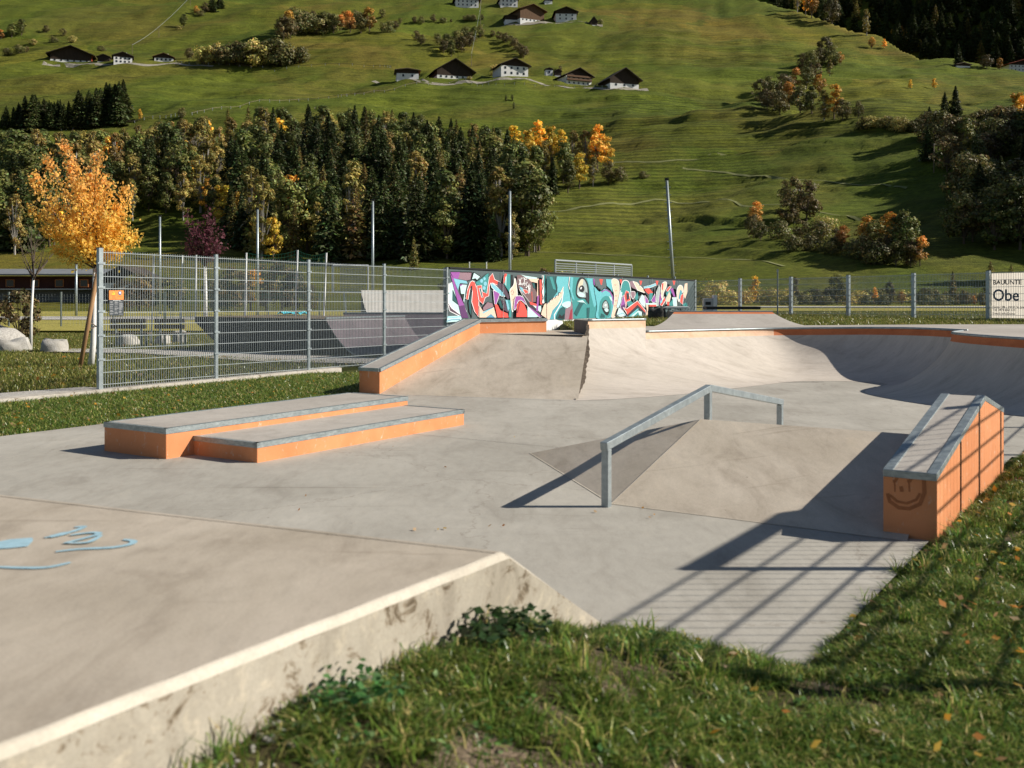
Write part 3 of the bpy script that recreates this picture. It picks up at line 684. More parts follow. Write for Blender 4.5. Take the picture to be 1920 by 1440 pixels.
# ------------------------------------------------------------------ wire mesh fences
def wire_panel(mb, a, b, zb, zt, vr=.0032, hr=.0055, pitch=.05):
    a = Vector(a); b = Vector(b); d = b - a; L = d.length; n = int(L / pitch)
    for i in range(1, n):
        p = a + d * (i / n); z0 = zb[0] + (zb[1] - zb[0]) * i / n; z1 = zt[0] + (zt[1] - zt[0]) * i / n
        mb.bar((p.x, p.y, z0), (p.x, p.y, z1), vr * 2, vr * 2, up=(1, 0, 0))
    nh = int((zt[0] - zb[0] - .03) / .2) + 1; side = Vector((-d.y, d.x, 0)).normalized() * .009
    for k in range(nh):
        for s in (-1, 1):
            mb.bar((a.x + s * side.x, a.y + s * side.y, zt[0] - .03 - .2 * k), (b.x + s * side.x, b.y + s * side.y, zt[1] - .03 - .2 * k), hr * 1.5, hr * 2)
def mesh_fence(name, label, pts, zb, zt, wm, pm, post_w=.065, first_w=.065, group=None, clamp=True, shadow_board=None, skip=(), wire=(.0048, .0044, .05)):
    T = thing(name, label, "fence", (pts[0].x, pts[0].y, zb[0]), group)
    rz = math.atan2(pts[1].y - pts[0].y, pts[1].x - pts[0].x); d = (pts[1] - pts[0]).normalized(); nrm = Vector((d.y, -d.x, 0))
    for i, p in enumerate(pts):
        w_ = first_w if i == 0 else post_w
        po = MB().box((p.x, p.y, (zb[i] - .1 + zt[i] + .04) / 2), (w_, w_ * .8, zt[i] - zb[i] + .14), rz).build("post", pm, T, bevel=.004)
        MB().box((p.x, p.y, zt[i] + .045), (w_ + .006, w_ * .8 + .006, .012), rz).build("cap", M['black'], po)
        if clamp:
            for k in (1, 3, 5, 7, 9):
                z = zt[i] - .03 - .2 * k + .02
                if z > zb[i] + .1: MB().box((p.x + nrm.x * w_ * .44, p.y + nrm.y * w_ * .44, z), (w_ + .05, .016, .03), rz).build("clamp", M['galv'], po)
    for i in range(len(pts) - 1):
        if i in skip: continue
        m = MB(); wire_panel(m, pts[i], pts[i + 1], (zb[i] + .04, zb[i + 1] + .04), (zt[i], zt[i + 1]), *wire); m.build("wire_panel", wm, T)
    if shadow_board is not None:
        a, b, z0, z1 = shadow_board; m = MB(); m.bar((a.x, a.y, (z0 + z1) / 2), (b.x, b.y, (z0 + z1) / 2), .02, z1 - z0); m.build("shadow_board", M['woodp'], T)  # unseen board, added for the thick shadow band on the slab
    return T
ts = range(0, 5)
mesh_fence("mesh_fence", "tall galvanised mesh fence on a kerb in front of the orange maple", [fl(t) for t in ts], [-.03] * 5, [2.33 - .023 * t for t in ts], M['wire'], M['galv'], .065, .085)
ts = range(0, 9)
mesh_fence("mesh_fence", "dark wire mesh fence behind the bowl with pale posts and a company banner", [fr(t) for t in ts], [.84] * 9, [2.13 + .022 * t for t in ts], M['wire'], M['galv'], .11, .11, clamp=True, wire=(.004, .006, .05))
fp0 = Vector((4.57, 5.91, 0)); pts = [fp0 + u * (2.5 * k) for k in range(-1, 7)]
mesh_fence("mesh_fence", "mesh fence along the right edge of the grass strip", pts, [.05] * 8, [2.27] * 8, M['wire'], M['galv'], .065, .065, shadow_board=(fp0, fp0 + u * 1.55, 2.19, 2.33), wire=(.0034, .0038, .122))

kb = MB(); a = fl(-1.6); b = fl(2.35); n2 = Vector((FD.y, -FD.x, 0))
q = [a + n2 * .14, b + n2 * .14, b - n2 * .14, a - n2 * .14]; kb.prism([(p.x, p.y) for p in q], -.3, .03); structure(kb, "kerb", M['kerb'])

# small safety notice on the left fence
T = thing("notice_board", "small orange and slate safety notice hanging on the left mesh fence", "notice", tuple(fl(.18) + Vector((0, 0, 1.6))))
def fence_pt(px, py, off):
    o = F0 + n2 * off; tx = (px - 960) / F; D = (o.x * FD.y - o.y * FD.x) / (tx * FD.y - FD.x); return Vector((tx * D, D, CAM_Z - (py - HY) * D / F))
def fquad(mb, x0, y0, x1, y1, off, mi=0): mb.poly([fence_pt(x0, y1, off), fence_pt(x1, y1, off), fence_pt(x1, y0, off), fence_pt(x0, y0, off)], mi)
bd = MB(); o_a, o_b = .02, .03
c8 = [fence_pt(204.5, 592, o_a), fence_pt(232, 592, o_a), fence_pt(232, 592, o_b), fence_pt(204.5, 592, o_b), fence_pt(204.5, 544.5, o_a), fence_pt(232, 544.5, o_a), fence_pt(232, 544.5, o_b), fence_pt(204.5, 544.5, o_b)]
bd.hexa(c8); bd.build("board", M['sgn_dark'], T)
g = MB(); fquad(g, 204.5, 544.5, 232, 562, .033, 0); fquad(g, 212, 563, 226, 563.8, .033, 1)
g.poly([fence_pt(210, 552.5, .036), fence_pt(216.5, 552.5, .036), fence_pt(213.2, 546.2, .036)], 2)
g.poly([fence_pt(225 + 3 * math.cos(k * math.pi / 6), 549.5 - 3.7 * math.sin(k * math.pi / 6), .036) for k in range(12)], 3)
g.poly([fence_pt(225 + 1.6 * math.cos(k * math.pi / 4), 549 - 2.2 * math.sin(k * math.pi / 4), .038) for k in range(8)], 1)
fquad(g, 212.9, 548.3, 213.6, 550.6, .038, 4); fquad(g, 209, 554, 217, 554.5, .036, 5); fquad(g, 210, 556.3, 216, 556.8, .036, 5); fquad(g, 221, 555, 229.5, 555.5, .036, 5); fquad(g, 210, 558.5, 217, 559, .036, 5)
rr = random.Random(3)
for cx in (206.2, 214.8, 223.3):
    y = 565.5
    while y < 589.5:
        ln = rr.uniform(4.2, 7.6); fquad(g, cx, y, cx + ln, y + .6, .033, 6); y += rr.choice((1.45, 1.45, 1.45, 2.9))
g.build("printed_face", [M['sgn_orange'], M['white'], M['sgn_yellow'], M['sgn_blue'], M['black'], M['red_band'], M['binm']], T)

# ------------------------------------------------------------------ company banner on the right fence
ba, bb = fr(5) - Vector((RD.y, -RD.x, 0)) * -.0, fr(6.0)
nb = Vector((-RD.y, RD.x, 0)).normalized()           # away from the camera side
if nb.y < 0: nb = -nb
T = thing("banner", "white company banner with black and blue lettering tied behind the right fence", "banner", tuple(fr(5) + Vector((0, 0, .9))))
a = fr(5) + RD * .06 + nb * .05; b = fr(7) + nb * .05
bn = MB(); rows = []
for z in np.linspace(.93, 2.2, 8): rows.append([tuple(a.lerp(b, s) + nb * (.012 * math.sin(s * 40) * math.sin(z * 5)) + Vector((0, 0, z + .03 * s))) for s in np.linspace(0, 1, 50)])
bn.grid(rows); o = bn.build("cloth", M['sign_white'], T, smooth=True)
def banner_text(body, px, py, cap_h, m, nm, wscale=1.0, bold=0.0):
    tx = (px - 960) / F; oo = fr(5) + nb * .025
    D = (oo.x * RD.y - oo.y * RD.x) / (tx * RD.y - RD.x); p = Vector((tx * D, D, CAM_Z - (py - HY) * D / F))
    cu = bpy.data.curves.new(nm, 'FONT'); cu.body = body; cu.size = cap_h / .69; cu.offset = bold; cu.extrude = .001
    tmp = bpy.data.objects.new(nm, cu); COL.objects.link(tmp); bpy.context.view_layer.update()
    me_ = bpy.data.meshes.new_from_object(tmp.evaluated_get(bpy.context.evaluated_depsgraph_get())); bpy.data.objects.remove(tmp)
    me_.materials.clear(); me_.materials.append(m); ob = bpy.data.objects.new(nm, me_); COL.objects.link(ob); ob.parent = T
    ob.location = p - Vector(T.location); ob.rotation_euler = (R(90), 0, math.atan2(RD.y, RD.x)); ob.scale = (wscale, 1, 1)
banner_text("BAUUNTE", 1861.5, 533.5, .125, M['sign_black'], "heading", 1.06, .0032)
banner_text("Obe", 1861, 563.2, .31, M['sign_blue'], "name", 1.0, .0075)
banner_text("Gatter 28 - 39030 St. Jakob", 1861, 577.4, .058, M['sign_black'], "address_line", 1.12, .001)
banner_text("Tel. 0474 652 173", 1861, 582.6, .058, M['sign_black'], "telephone_line", 1.12, .001)
banner_text("E-mail: info@ober", 1861, 589.4, .058, M['sign_black'], "mail_line", 1.12, .001)

# ------------------------------------------------------------------ graffiti wall along the left fence line
GW = thing("graffiti_wall", "long panel wall covered in colourful graffiti lettering and big painted eyes", "graffiti wall", tuple(fl(4)))
TA, TB = 4.02, 10.75
def wz0(t): return .86
def wz1(t): return 2.25 - .018 * (t - 4)
bd = MB(); a, b = fl(TA), fl(TB)
bd.hexa([zz(a + n2 * .03, .86), zz(b + n2 * .03, .80), zz(b - n2 * .0, .80), zz(a, .86), zz(a + n2 * .03, wz1(TA)), zz(b + n2 * .03, wz1(TB)), zz(b, wz1(TB)), zz(a, wz1(TA))])
wall_dark = flat("graffiti_ground_paint", (.075, .105, .11), .6); bd.build("boards", wall_dark, GW)
bs = MB(); q = [a + n2 * .12, b + n2 * .12, b - n2 * .12, a - n2 * .12]; bs.prism([(p.x, p.y) for p in q], -.2, .855); bs.build("plinth", M['hwhite'], GW)
cpn = MB(); cpn.bar(zz(a + n2 * .02, wz1(TA) + .02), zz(b + n2 * .02, wz1(TB) + .02), .07, .04); cpn.build("top_rail", M['black'], GW)
for k in range(4, 12):
    p = fl(min(k, 10.99)) - n2 * .06
    if k < 11: MB().box((p.x, p.y, 1.1), (.06, .05, 2.34), math.atan2(FD.y, FD.x)).build("post", M['galv'], GW)
jn = MB()
for t_ in (5.0, 6.0, 7.0, 8.0, 9.0, 10.0):
    p = fl(t_) + n2 * .105; jn.bar(zz(p, .87), zz(p, wz1(t_)), .022, .004, up=(FD.x, FD.y, 0))
jn.build("panel_joint", M['white'], GW)
PAL = dict(red=(.72, .085, .065), darkred=(.3, .03, .05), teal=(.045, .26, .26), dteal=(.015, .095, .1), aqua=(.13, .45, .5), lblue=(.21, .5, .6), pale=(.52, .75, .74), white=(.8, .8, .8),
           black=(.013, .014, .017), plum=(.085, .05, .075), purple=(.30, .08, .33), dpurple=(.11, .035, .13), mauve=(.27, .165, .2), brown=(.17, .105, .11), peach=(.78, .56, .43), grey=(.1, .13, .135), sea=(.08, .33, .4), cream=(.62, .55, .4), steel=(.35, .42, .42), blue=(.1, .28, .42), dk=(.04, .035, .045))
PM = {k: flat("spray_paint_" + k, c, .55) for k, c in PAL.items()}; PN = list(PAL)
gm = MB(); gcount = [0]
def wall_pt(px, py, off): return fence_pt(px, py, .032 + off)
def crop(c, x, y):
    return (830 + x / 7.385, 490 + y / 7.385) if c == 5 else (1060 + x / 7.385, 490 + y / 7.385)
def smooth_closed(pts, k=4):
    out = []; n = len(pts)
    for i in range(n):
        a, b, c, d = (np.array(pts[(i + j) % n], float) for j in (-1, 0, 1, 2))
        for j in range(k):
            s = j / k; out.append(tuple(.5 * (2 * b + (c - a) * s + (2 * a - 5 * b + 4 * c - d) * s * s + (3 * b - a - 3 * c + d) * s ** 3)))
    return out
def gp(c, col, pts, round_=False, line=None, lw=9):
    """one painted shape: outline in photo bearings laid on the wall plane"""
    if round_: pts = smooth_closed(pts)
    gcount[0] += 1; off = .0009 * gcount[0]
    P3 = [wall_pt(*crop(c, x, y), off) for x, y in pts]
    for tri in geometry.tessellate_polygon([P3]): gm.poly([P3[i] for i in tri], PN.index(col))
    if line: gs(c, line, list(pts) + [pts[0], pts[1]], lw)
def gs(c, col, pts, lw=9, round_=False):
    if round_:
        q = smooth_closed(pts); q = q[:-4]; pts = q
    gcount[0] += 1; off = .0009 * gcount[0]; L = []
    n = len(pts)
    for i, p in enumerate(pts):
        a = np.array(pts[max(i - 1, 0)], float); b = np.array(pts[min(i + 1, n - 1)], float); d = b - a; d /= max(np.hypot(*d), 1e-6); nn = np.array([-d[1], d[0]]) * lw / 2
        L.append([wall_pt(*crop(c, p[0] + nn[0], p[1] + nn[1]), off), wall_pt(*crop(c, p[0] - nn[0], p[1] - nn[1]), off)])
    gm.grid(L, PN.index(col))
# --- left lettering
gp(5, 'pale', [(85, 310), (135, 290), (215, 520), (290, 600), (330, 700), (250, 740), (130, 650), (80, 580)], line='white', lw=12)
gp(5, 'plum', [(75, 590), (130, 660), (255, 755), (240, 775), (95, 690)]); gs(5, 'white', [(75, 600), (100, 690), (240, 760)], 10)
gp(5, 'dteal', [(140, 400), (190, 520), (215, 600), (140, 540)], line='black', lw=9)
gp(5, 'mauve', [(110, 145), (402, 150), (392, 255), (330, 272), (150, 236)], line='black', lw=14)
gp(5, 'purple', [(108, 150), (240, 150), (215, 245), (150, 236)])
gp(5, 'lblue', [(150, 236), (330, 272), (345, 310), (240, 300), (212, 400)])
gp(5, 'purple', [(105, 170), (150, 236), (215, 430), (300, 605), (225, 620), (160, 380)]); gp(5, 'dpurple', [(225, 620), (300, 605), (360, 785), (262, 782)])
gp(5, 'pale', [(235, 320), (340, 320), (320, 420), (300, 580), (250, 440)], line='black', lw=8); gp(5, 'black', [(255, 450), (302, 450), (286, 555)])
gp(5, 'purple', [(235, 325), (290, 315), (240, 350)])
gp(5, 'dteal', [(355, 570), (385, 420), (398, 560), (402, 782), (370, 700)], line='black', lw=10)
gp(5, 'red', [(320, 520), (340, 400), (380, 290), (412, 268), (450, 290), (462, 345), (480, 420), (502, 560), (496, 772), (440, 690), (402, 560), (412, 420), (400, 345), (378, 385), (352, 530)], line='white', lw=8)
gp(5, 'black', [(385, 350), (412, 330), (410, 420), (385, 400)])
gp(5, 'pale', [(400, 250), (430, 150), (525, 210), (480, 262), (450, 240)], line='black', lw=14)
gp(5, 'teal', [(450, 290), (530, 240), (600, 178), (642, 160), (636, 250), (612, 442), (570, 430), (540, 340), (470, 330)], line='black', lw=8)
for x, y, r_ in ((540, 270, 22), (580, 240, 18), (590, 310, 24), (575, 370, 22)): gp(5, 'lblue', [(x + r_ * math.cos(k), y + 1.3 * r_ * math.sin(k)) for k in np.arange(0, 6.2, .7)])
gp(5, 'red', [(470, 340), (540, 330), (550, 420), (610, 450), (645, 220), (692, 165), (720, 250), (800, 290), (805, 355), (690, 298), (650, 320), (640, 480), (590, 500), (560, 595), (500, 540)], line='white', lw=7)
gp(5, 'dteal', [(505, 375), (530, 370), (560, 500), (540, 500)], line='white', lw=6)
gp(5, 'lblue', [(660, 300), (700, 310), (862, 440), (862, 490), (810, 482), (680, 362)], line='white', lw=7)
gp(5, 'plum', [(770, 280), (850, 320), (932, 500), (905, 528), (830, 420), (760, 350)], line='black', lw=7)
gp(5, 'purple', [(700, 395), (792, 450), (742, 595), (718, 590)], line='white', lw=6)
gp(5, 'peach', [(508, 610), (560, 690), (640, 640), (705, 620), (745, 778), (508, 778)]); gp(5, 'lblue', [(515, 640), (555, 705), (700, 625), (700, 645), (560, 725)])
gp(5, 'mauve', [(555, 640), (620, 560), (692, 580), (705, 630), (565, 690)], line='black', lw=8)
gp(5, 'blue', [(600, 778), (670, 728), (722, 778)])
gp(5, 'red', [(720, 592), (760, 600), (800, 680), (902, 722), (912, 778), (760, 778)])
gp(5, 'plum', [(812, 540), (850, 540), (925, 690), (905, 710), (830, 660)]); gp(5, 'dteal', [(765, 560), (802, 528), (852, 662), (808, 650)], line='black', lw=9)
gp(5, 'teal', [(862, 170), (938, 180), (936, 400), (925, 430), (880, 360), (840, 300)]); gp(5, 'red', [(833, 292), (860, 168), (892, 175), (850, 310)]); gp(5, 'pale', [(870, 220), (885, 200), (880, 340), (868, 320)])
gp(5, 'teal', [(898, 530), (947, 540), (952, 772), (915, 772), (925, 640)]); gp(5, 'lblue', [(870, 530), (900, 540), (925, 650), (905, 690)])
gp(5, 'black', [(940, 185), (972, 190), (970, 330), (940, 380)])
gp(5, 'peach', [(1000, 230), (1022, 330), (1032, 480), (992, 610), (965, 700), (940, 500), (930, 400), (982, 330)], True, 'white', 8)
gs(5, 'plum', [(945, 430), (965, 395), (985, 420), (970, 465), (950, 450)], 5); gs(5, 'plum', [(960, 540), (985, 520)], 5)
gp(5, 'brown', [(1028, 190), (1130, 188), (1232, 280), (1302, 430), (1302, 560), (1200, 572), (1150, 500), (1060, 400), (1028, 300)])
gp(5, 'peach', [(1190, 240), (1332, 240), (1332, 560), (1302, 560), (1312, 300), (1222, 280)]); gp(5, 'dteal', [(1235, 300), (1275, 300), (1285, 380), (1260, 370)], line='black', lw=6)
gp(5, 'pale', [(1080, 182), (1140, 200), (1310, 225), (1300, 242), (1180, 240)]); gp(5, 'red', [(1230, 420), (1238, 420), (1245, 560), (1238, 560)])
gp(5, 'lblue', [(1060, 345), (1110, 370), (1130, 440), (1090, 410)]); gp(5, 'red', [(1108, 390), (1162, 392), (1192, 432), (1145, 450)], line='white', lw=6)
for pts in ([(1055, 240), (1085, 320)], [(1090, 225), (1060, 320)], [(1100, 235), (1125, 225), (1135, 300)], [(1130, 235), (1160, 225), (1160, 250), (1135, 255)], [(1070, 330), (1080, 290), (1100, 335), (1120, 285), (1130, 340)], [(1150, 290), (1175, 285), (1150, 330), (1175, 345), (1150, 365)], [(1160, 370), (1180, 330), (1195, 400)], [(1185, 380), (1215, 375)], [(1195, 310), (1190, 450)], [(1210, 330), (1205, 440)], [(1050, 320), (1150, 310)]): gs(5, 'white', pts, 9)
gp(5, 'purple', [(1005, 500), (1050, 478), (1102, 490), (1182, 580), (1162, 602), (1090, 540), (1042, 560), (1012, 660), (985, 655)], True, 'white', 7)
gp(5, 'red', [(1018, 772), (1028, 600), (1070, 540), (1132, 590), (1172, 690), (1172, 772)], line='black', lw=6); gp(5, 'darkred', [(1025, 715), (1060, 560), (1078, 560), (1045, 715)])
gp(5, 'pale', [(1175, 600), (1362, 620), (1372, 740), (1302, 772), (1175, 772)])
gp(5, 'dk', [(1060, 380), (1200, 560), (1420, 765), (1340, 775), (1175, 620)], line='white', lw=6); gp(5, 'purple', [(1180, 620), (1230, 650), (1370, 760), (1330, 765)])
gp(5, 'red', [(1200, 555), (1300, 590), (1310, 620), (1215, 600)]); gp(5, 'purple', [(1312, 480), (1336, 468), (1322, 690), (1295, 690)])
gp(5, 'red', [(1338, 250), (1376, 250), (1382, 605), (1345, 590)], line='black', lw=8); gp(5, 'white', [(1375, 195), (1400, 195), (1392, 300), (1410, 400), (1395, 520), (1410, 580), (1380, 580)]); gs(5, 'black', [(1388, 200), (1372, 280), (1390, 350), (1370, 420), (1388, 500), (1370, 570)], 10, False)
gp(5, 'teal', [(1400, 195), (1420, 195), (1425, 570), (1405, 560)]); gs(5, 'black', [(1425, 200), (1418, 320), (1428, 420), (1415, 480), (1425, 570)], 10)
gp(5, 'pale', [(70, 760), (250, 752), (262, 790), (250, 830), (55, 845)]); gs(5, 'lblue', [(65, 770), (160, 775), (250, 765)], 12); gs(5, 'blue', [(55, 830), (120, 810), (240, 805)], 12)
# --- sea creature panels in the middle
gp(5, 'aqua', [(1440, 205), (1785, 215), (1812, 805), (1440, 805)])
gp(5, 'dteal', [(1440, 205), (1575, 207), (1562, 300), (1592, 420), (1500, 545), (1440, 575)]); gp(5, 'teal', [(1480, 215), (1520, 215), (1570, 400), (1530, 380)]); gs(5, 'black', [(1575, 207), (1565, 280), (1585, 360), (1580, 420)], 12)
gp(5, 'peach', [(1440, 600), (1480, 560), (1530, 510), (1590, 475), (1640, 420), (1672, 345), (1662, 470), (1592, 600), (1522, 680), (1482, 805), (1440, 805)], False, 'white', 6)
gs(5, 'black', [(1440, 600), (1455, 560), (1475, 570), (1490, 525), (1512, 540), (1530, 500), (1555, 512), (1575, 470), (1600, 480), (1610, 430), (1640, 440)], 10)
gp(5, 'peach', [(1370, 690), (1400, 600), (1440, 575), (1440, 790), (1360, 740)], False, 'black', 8)
gp(5, 'sea', [(1482, 805), (1522, 680), (1592, 600), (1640, 560), (1600, 640), (1545, 720), (1535, 805)]); gs(5, 'white', [(1550, 805), (1545, 740), (1600, 650), (1650, 560), (1670, 420)], 12, False)
gp(5, 'dteal', [(1575, 800), (1590, 720), (1640, 640), (1700, 650), (1690, 805)], True); gp(5, 'pale', [(1645, 600), (1700, 560), (1770, 560), (1760, 640), (1700, 640)], True); gp(5, 'black', [(1590, 790), (1620, 730), (1650, 760), (1690, 720), (1680, 800)])
gp(5, 'mauve', [(1700, 660), (1770, 620), (1790, 540), (1812, 560), (1812, 805), (1690, 805)]); gp(5, 'darkred', [(1745, 805), (1770, 680), (1795, 650), (1790, 805)])
gs(5, 'white', [(1760, 215), (1745, 330), (1770, 430), (1790, 560)], 9)
gp(6, 'teal', [(68, 215), (392, 238), (402, 420), (432, 600), (425, 785), (112, 795), (100, 600), (60, 400)]); gp(6, 'aqua', [(300, 235), (392, 238), (400, 420), (430, 600), (400, 640), (360, 480), (330, 340)])
gp(6, 'aqua', [(70, 215), (110, 220), (95, 420), (130, 540), (100, 520), (65, 380)])
gp(6, 'black', [(145, 455), (155, 320), (195, 230), (272, 238), (322, 350), (330, 590), (270, 520), (190, 515)], True)
gp(6, 'steel', [(162, 440), (175, 330), (215, 250), (262, 258), (300, 350), (305, 480), (270, 500), (200, 490)], True); gp(6, 'cream', [(180, 330), (215, 255), (250, 258), (235, 330), (190, 370)], True)
gp(6, 'black', [(190, 370), (215, 335), (250, 340), (265, 385), (245, 425), (200, 415)], True); gp(6, 'white', [(205, 375), (220, 352), (232, 365), (215, 392)]); gp(6, 'pale', [(165, 450), (200, 430), (260, 450), (260, 490), (200, 490)], True)
gp(6, 'dk', [(280, 420), (310, 440), (322, 560), (295, 560)])
gp(6, 'dteal', [(120, 720), (200, 560), (270, 560), (230, 620), (160, 760)]); gp(6, 'pale', [(160, 550), (240, 535), (300, 600), (260, 570), (200, 565)]); gp(6, 'dteal', [(300, 640), (340, 640), (330, 780), (300, 780)])
gp(6, 'grey', [(400, 238), (560, 245), (570, 370), (500, 400), (420, 340)]); gp(6, 'red', [(470, 245), (520, 248), (505, 330), (490, 320)]); gp(6, 'purple', [(385, 240), (402, 240), (408, 340), (392, 320)])
gp(6, 'aqua', [(400, 360), (470, 420), (550, 380), (640, 440), (672, 560), (665, 680), (630, 778), (430, 785), (440, 620)], True)
gs(6, 'black', [(400, 330), (420, 350), (440, 345), (460, 385), (480, 380), (490, 410), (515, 400), (535, 370), (560, 375), (580, 370), (600, 400), (625, 405), (640, 450), (665, 470), (668, 540)], 12); gs(6, 'purple', [(500, 425), (560, 392), (620, 425), (655, 490), (662, 600)], 16)
gp(6, 'teal', [(470, 640), (490, 540), (550, 480), (610, 500), (640, 600), (630, 720), (590, 778), (470, 778)], True); gp(6, 'black', [(505, 640), (520, 570), (560, 535), (600, 590), (612, 680), (585, 750), (540, 720)], True)
gp(6, 'steel', [(515, 630), (530, 575), (565, 550), (590, 600), (590, 650), (540, 650)], True); gp(6, 'white', [(540, 610), (555, 590), (575, 600), (560, 625)]); gp(6, 'pale', [(540, 660), (590, 655), (595, 690), (565, 700)], True)
gp(6, 'pale', [(600, 480), (640, 500), (655, 560), (630, 540)])
gp(6, 'dteal', [(480, 778), (500, 720), (540, 740), (550, 778)])
gp(6, 'aqua', [(560, 245), (640, 250), (655, 430), (620, 380), (575, 340)]); gp(6, 'peach', [(645, 250), (720, 255), (748, 340), (740, 560), (700, 700), (690, 765), (640, 770), (665, 640), (680, 480), (655, 360)], True, 'white', 6)
for x, y in ((690, 320), (700, 400), (705, 470), (700, 540), (690, 610)): gs(6, 'plum', [(x - 12, y), (x, y + 14), (x + 14, y - 4)], 4)
# --- right lettering
gp(6, 'red', [(750, 250), (785, 252), (775, 330)]); gp(6, 'teal', [(765, 400), (790, 290), (830, 262), (880, 290), (905, 400), (890, 480), (780, 480)], True, 'white', 9)
gp(6, 'mauve', [(890, 290), (940, 275), (990, 330), (1000, 390), (960, 380), (920, 360)], True); gp(6, 'peach', [(935, 275), (990, 290), (1110, 420), (1095, 435), (1000, 400)], False, 'white', 7)
gp(6, 'pale', [(755, 420), (790, 430), (770, 560), (740, 640), (710, 640)]); gp(6, 'purple', [(760, 620), (800, 470), (828, 460), (835, 660), (780, 690)], False, 'white', 7); gp(6, 'dpurple', [(765, 620), (830, 590), (835, 660), (780, 690)])
gp(6, 'red', [(812, 480), (840, 405), (880, 420), (890, 470), (905, 540), (850, 560), (842, 640), (828, 560)], False, 'white', 7); gp(6, 'dk', [(845, 440), (880, 440), (885, 520), (850, 540)])
gp(6, 'teal', [(850, 560), (905, 545), (950, 590), (880, 640)]); gp(6, 'mauve', [(905, 430), (960, 420), (965, 480), (930, 520)], True, 'white', 6); gp(6, 'teal', [(960, 500), (1000, 420), (1010, 500), (990, 560)])
gp(6, 'red', [(800, 640), (850, 655), (1000, 545), (1110, 680), (1110, 720), (1000, 610), (860, 740), (840, 700)], False, 'white', 8); gp(6, 'dk', [(1000, 600), (1110, 712), (1100, 745), (1000, 640), (870, 760), (850, 745)])
gp(6, 'aqua', [(870, 765), (1000, 650), (1020, 660), (910, 768)]); gp(6, 'pale', [(900, 768), (1010, 680), (1060, 700), (1060, 770)]); gp(6, 'teal', [(940, 768), (1010, 700), (1030, 768)])
gp(6, 'pale', [(1020, 540), (1060, 460), (1090, 480), (1105, 640), (1060, 600)], False, 'white', 6); gp(6, 'peach', [(1115, 600), (1150, 600), (1140, 760), (1110, 770), (1130, 680)])
gp(6, 'purple', [(1100, 470), (1150, 540), (1150, 580), (1110, 580)], False, 'white', 6); gp(6, 'red', [(1090, 385), (1160, 365), (1215, 430), (1190, 480), (1130, 440)], False, 'black', 6)
gp(6, 'lblue', [(1085, 350), (1180, 330), (1250, 305), (1260, 330), (1180, 365), (1090, 372)], False, 'white', 5); gp(6, 'teal', [(1165, 440), (1215, 440), (1190, 540), (1160, 560)]); gp(6, 'purple', [(1190, 540), (1240, 450), (1255, 560), (1215, 575)], False, 'white', 6)
gp(6, 'pale', [(1110, 580), (1255, 575), (1260, 600), (1110, 600)]); gp(6, 'red', [(1165, 600), (1260, 600), (1260, 625), (1165, 625)]); gp(6, 'steel', [(1262, 420), (1300, 320), (1310, 360), (1285, 620), (1262, 620)], False, 'white', 5)
for x in (1045, 1270, 1505): gp(6, 'red', [(x - 20, 268), (x + 20, 270), (x + 4, 330), (x - 4, 330)])
gp(6, 'peach', [(1325, 460), (1330, 340), (1360, 290), (1400, 290), (1395, 360), (1360, 440), (1350, 540)], True, 'white', 7); gp(6, 'red', [(1335, 310), (1360, 300), (1350, 400), (1335, 390)])
gp(6, 'purple', [(1300, 500), (1320, 430), (1330, 600), (1305, 600)]); gp(6, 'red', [(1310, 600), (1375, 490), (1390, 540), (1340, 620)], False, 'white', 7); gp(6, 'lblue', [(1310, 560), (1340, 520), (1345, 560), (1320, 590)])
gp(6, 'teal', [(1390, 440), (1440, 390), (1475, 420), (1450, 480), (1410, 500)]); gp(6, 'cream', [(1400, 500), (1440, 420), (1460, 480), (1430, 600), (1400, 590)], False, 'white', 5); gp(6, 'red', [(1395, 400), (1440, 345), (1470, 350), (1420, 420)], False, 'white', 6)
gp(6, 'purple', [(1450, 380), (1490, 370), (1525, 490), (1500, 490)]); gp(6, 'pale', [(1480, 500), (1540, 500), (1545, 620), (1500, 620)], False, 'white', 5); gp(6, 'red', [(1410, 560), (1440, 560), (1440, 610), (1410, 610)]); gp(6, 'teal', [(1440, 580), (1490, 520), (1490, 615), (1440, 615)])
gp(6, 'peach', [(1545, 480), (1550, 380), (1585, 330), (1622, 350), (1630, 420), (1590, 460), (1575, 560)], True, 'white', 7); gp(6, 'sea', [(1570, 520), (1590, 400), (1615, 420), (1600, 500)], True)
gp(6, 'red', [(1585, 560), (1600, 470), (1640, 440), (1625, 600)], False, 'white', 5); gp(6, 'peach', [(1630, 460), (1655, 310), (1690, 300), (1690, 420), (1660, 520)]); gp(6, 'teal', [(1625, 600), (1670, 570), (1690, 590), (1690, 660), (1640, 620)]); gp(6, 'black', [(1590, 610), (1610, 590), (1625, 612)])
gp(6, 'pale', [(715, 730), (745, 640), (800, 690), (840, 745), (760, 768)], False, 'white', 5); gs(6, 'blue', [(730, 740), (800, 715), (850, 765)], 8)
gm.build("graffiti", [PM[k] for k in PN], GW)
FN = Vector(n2)
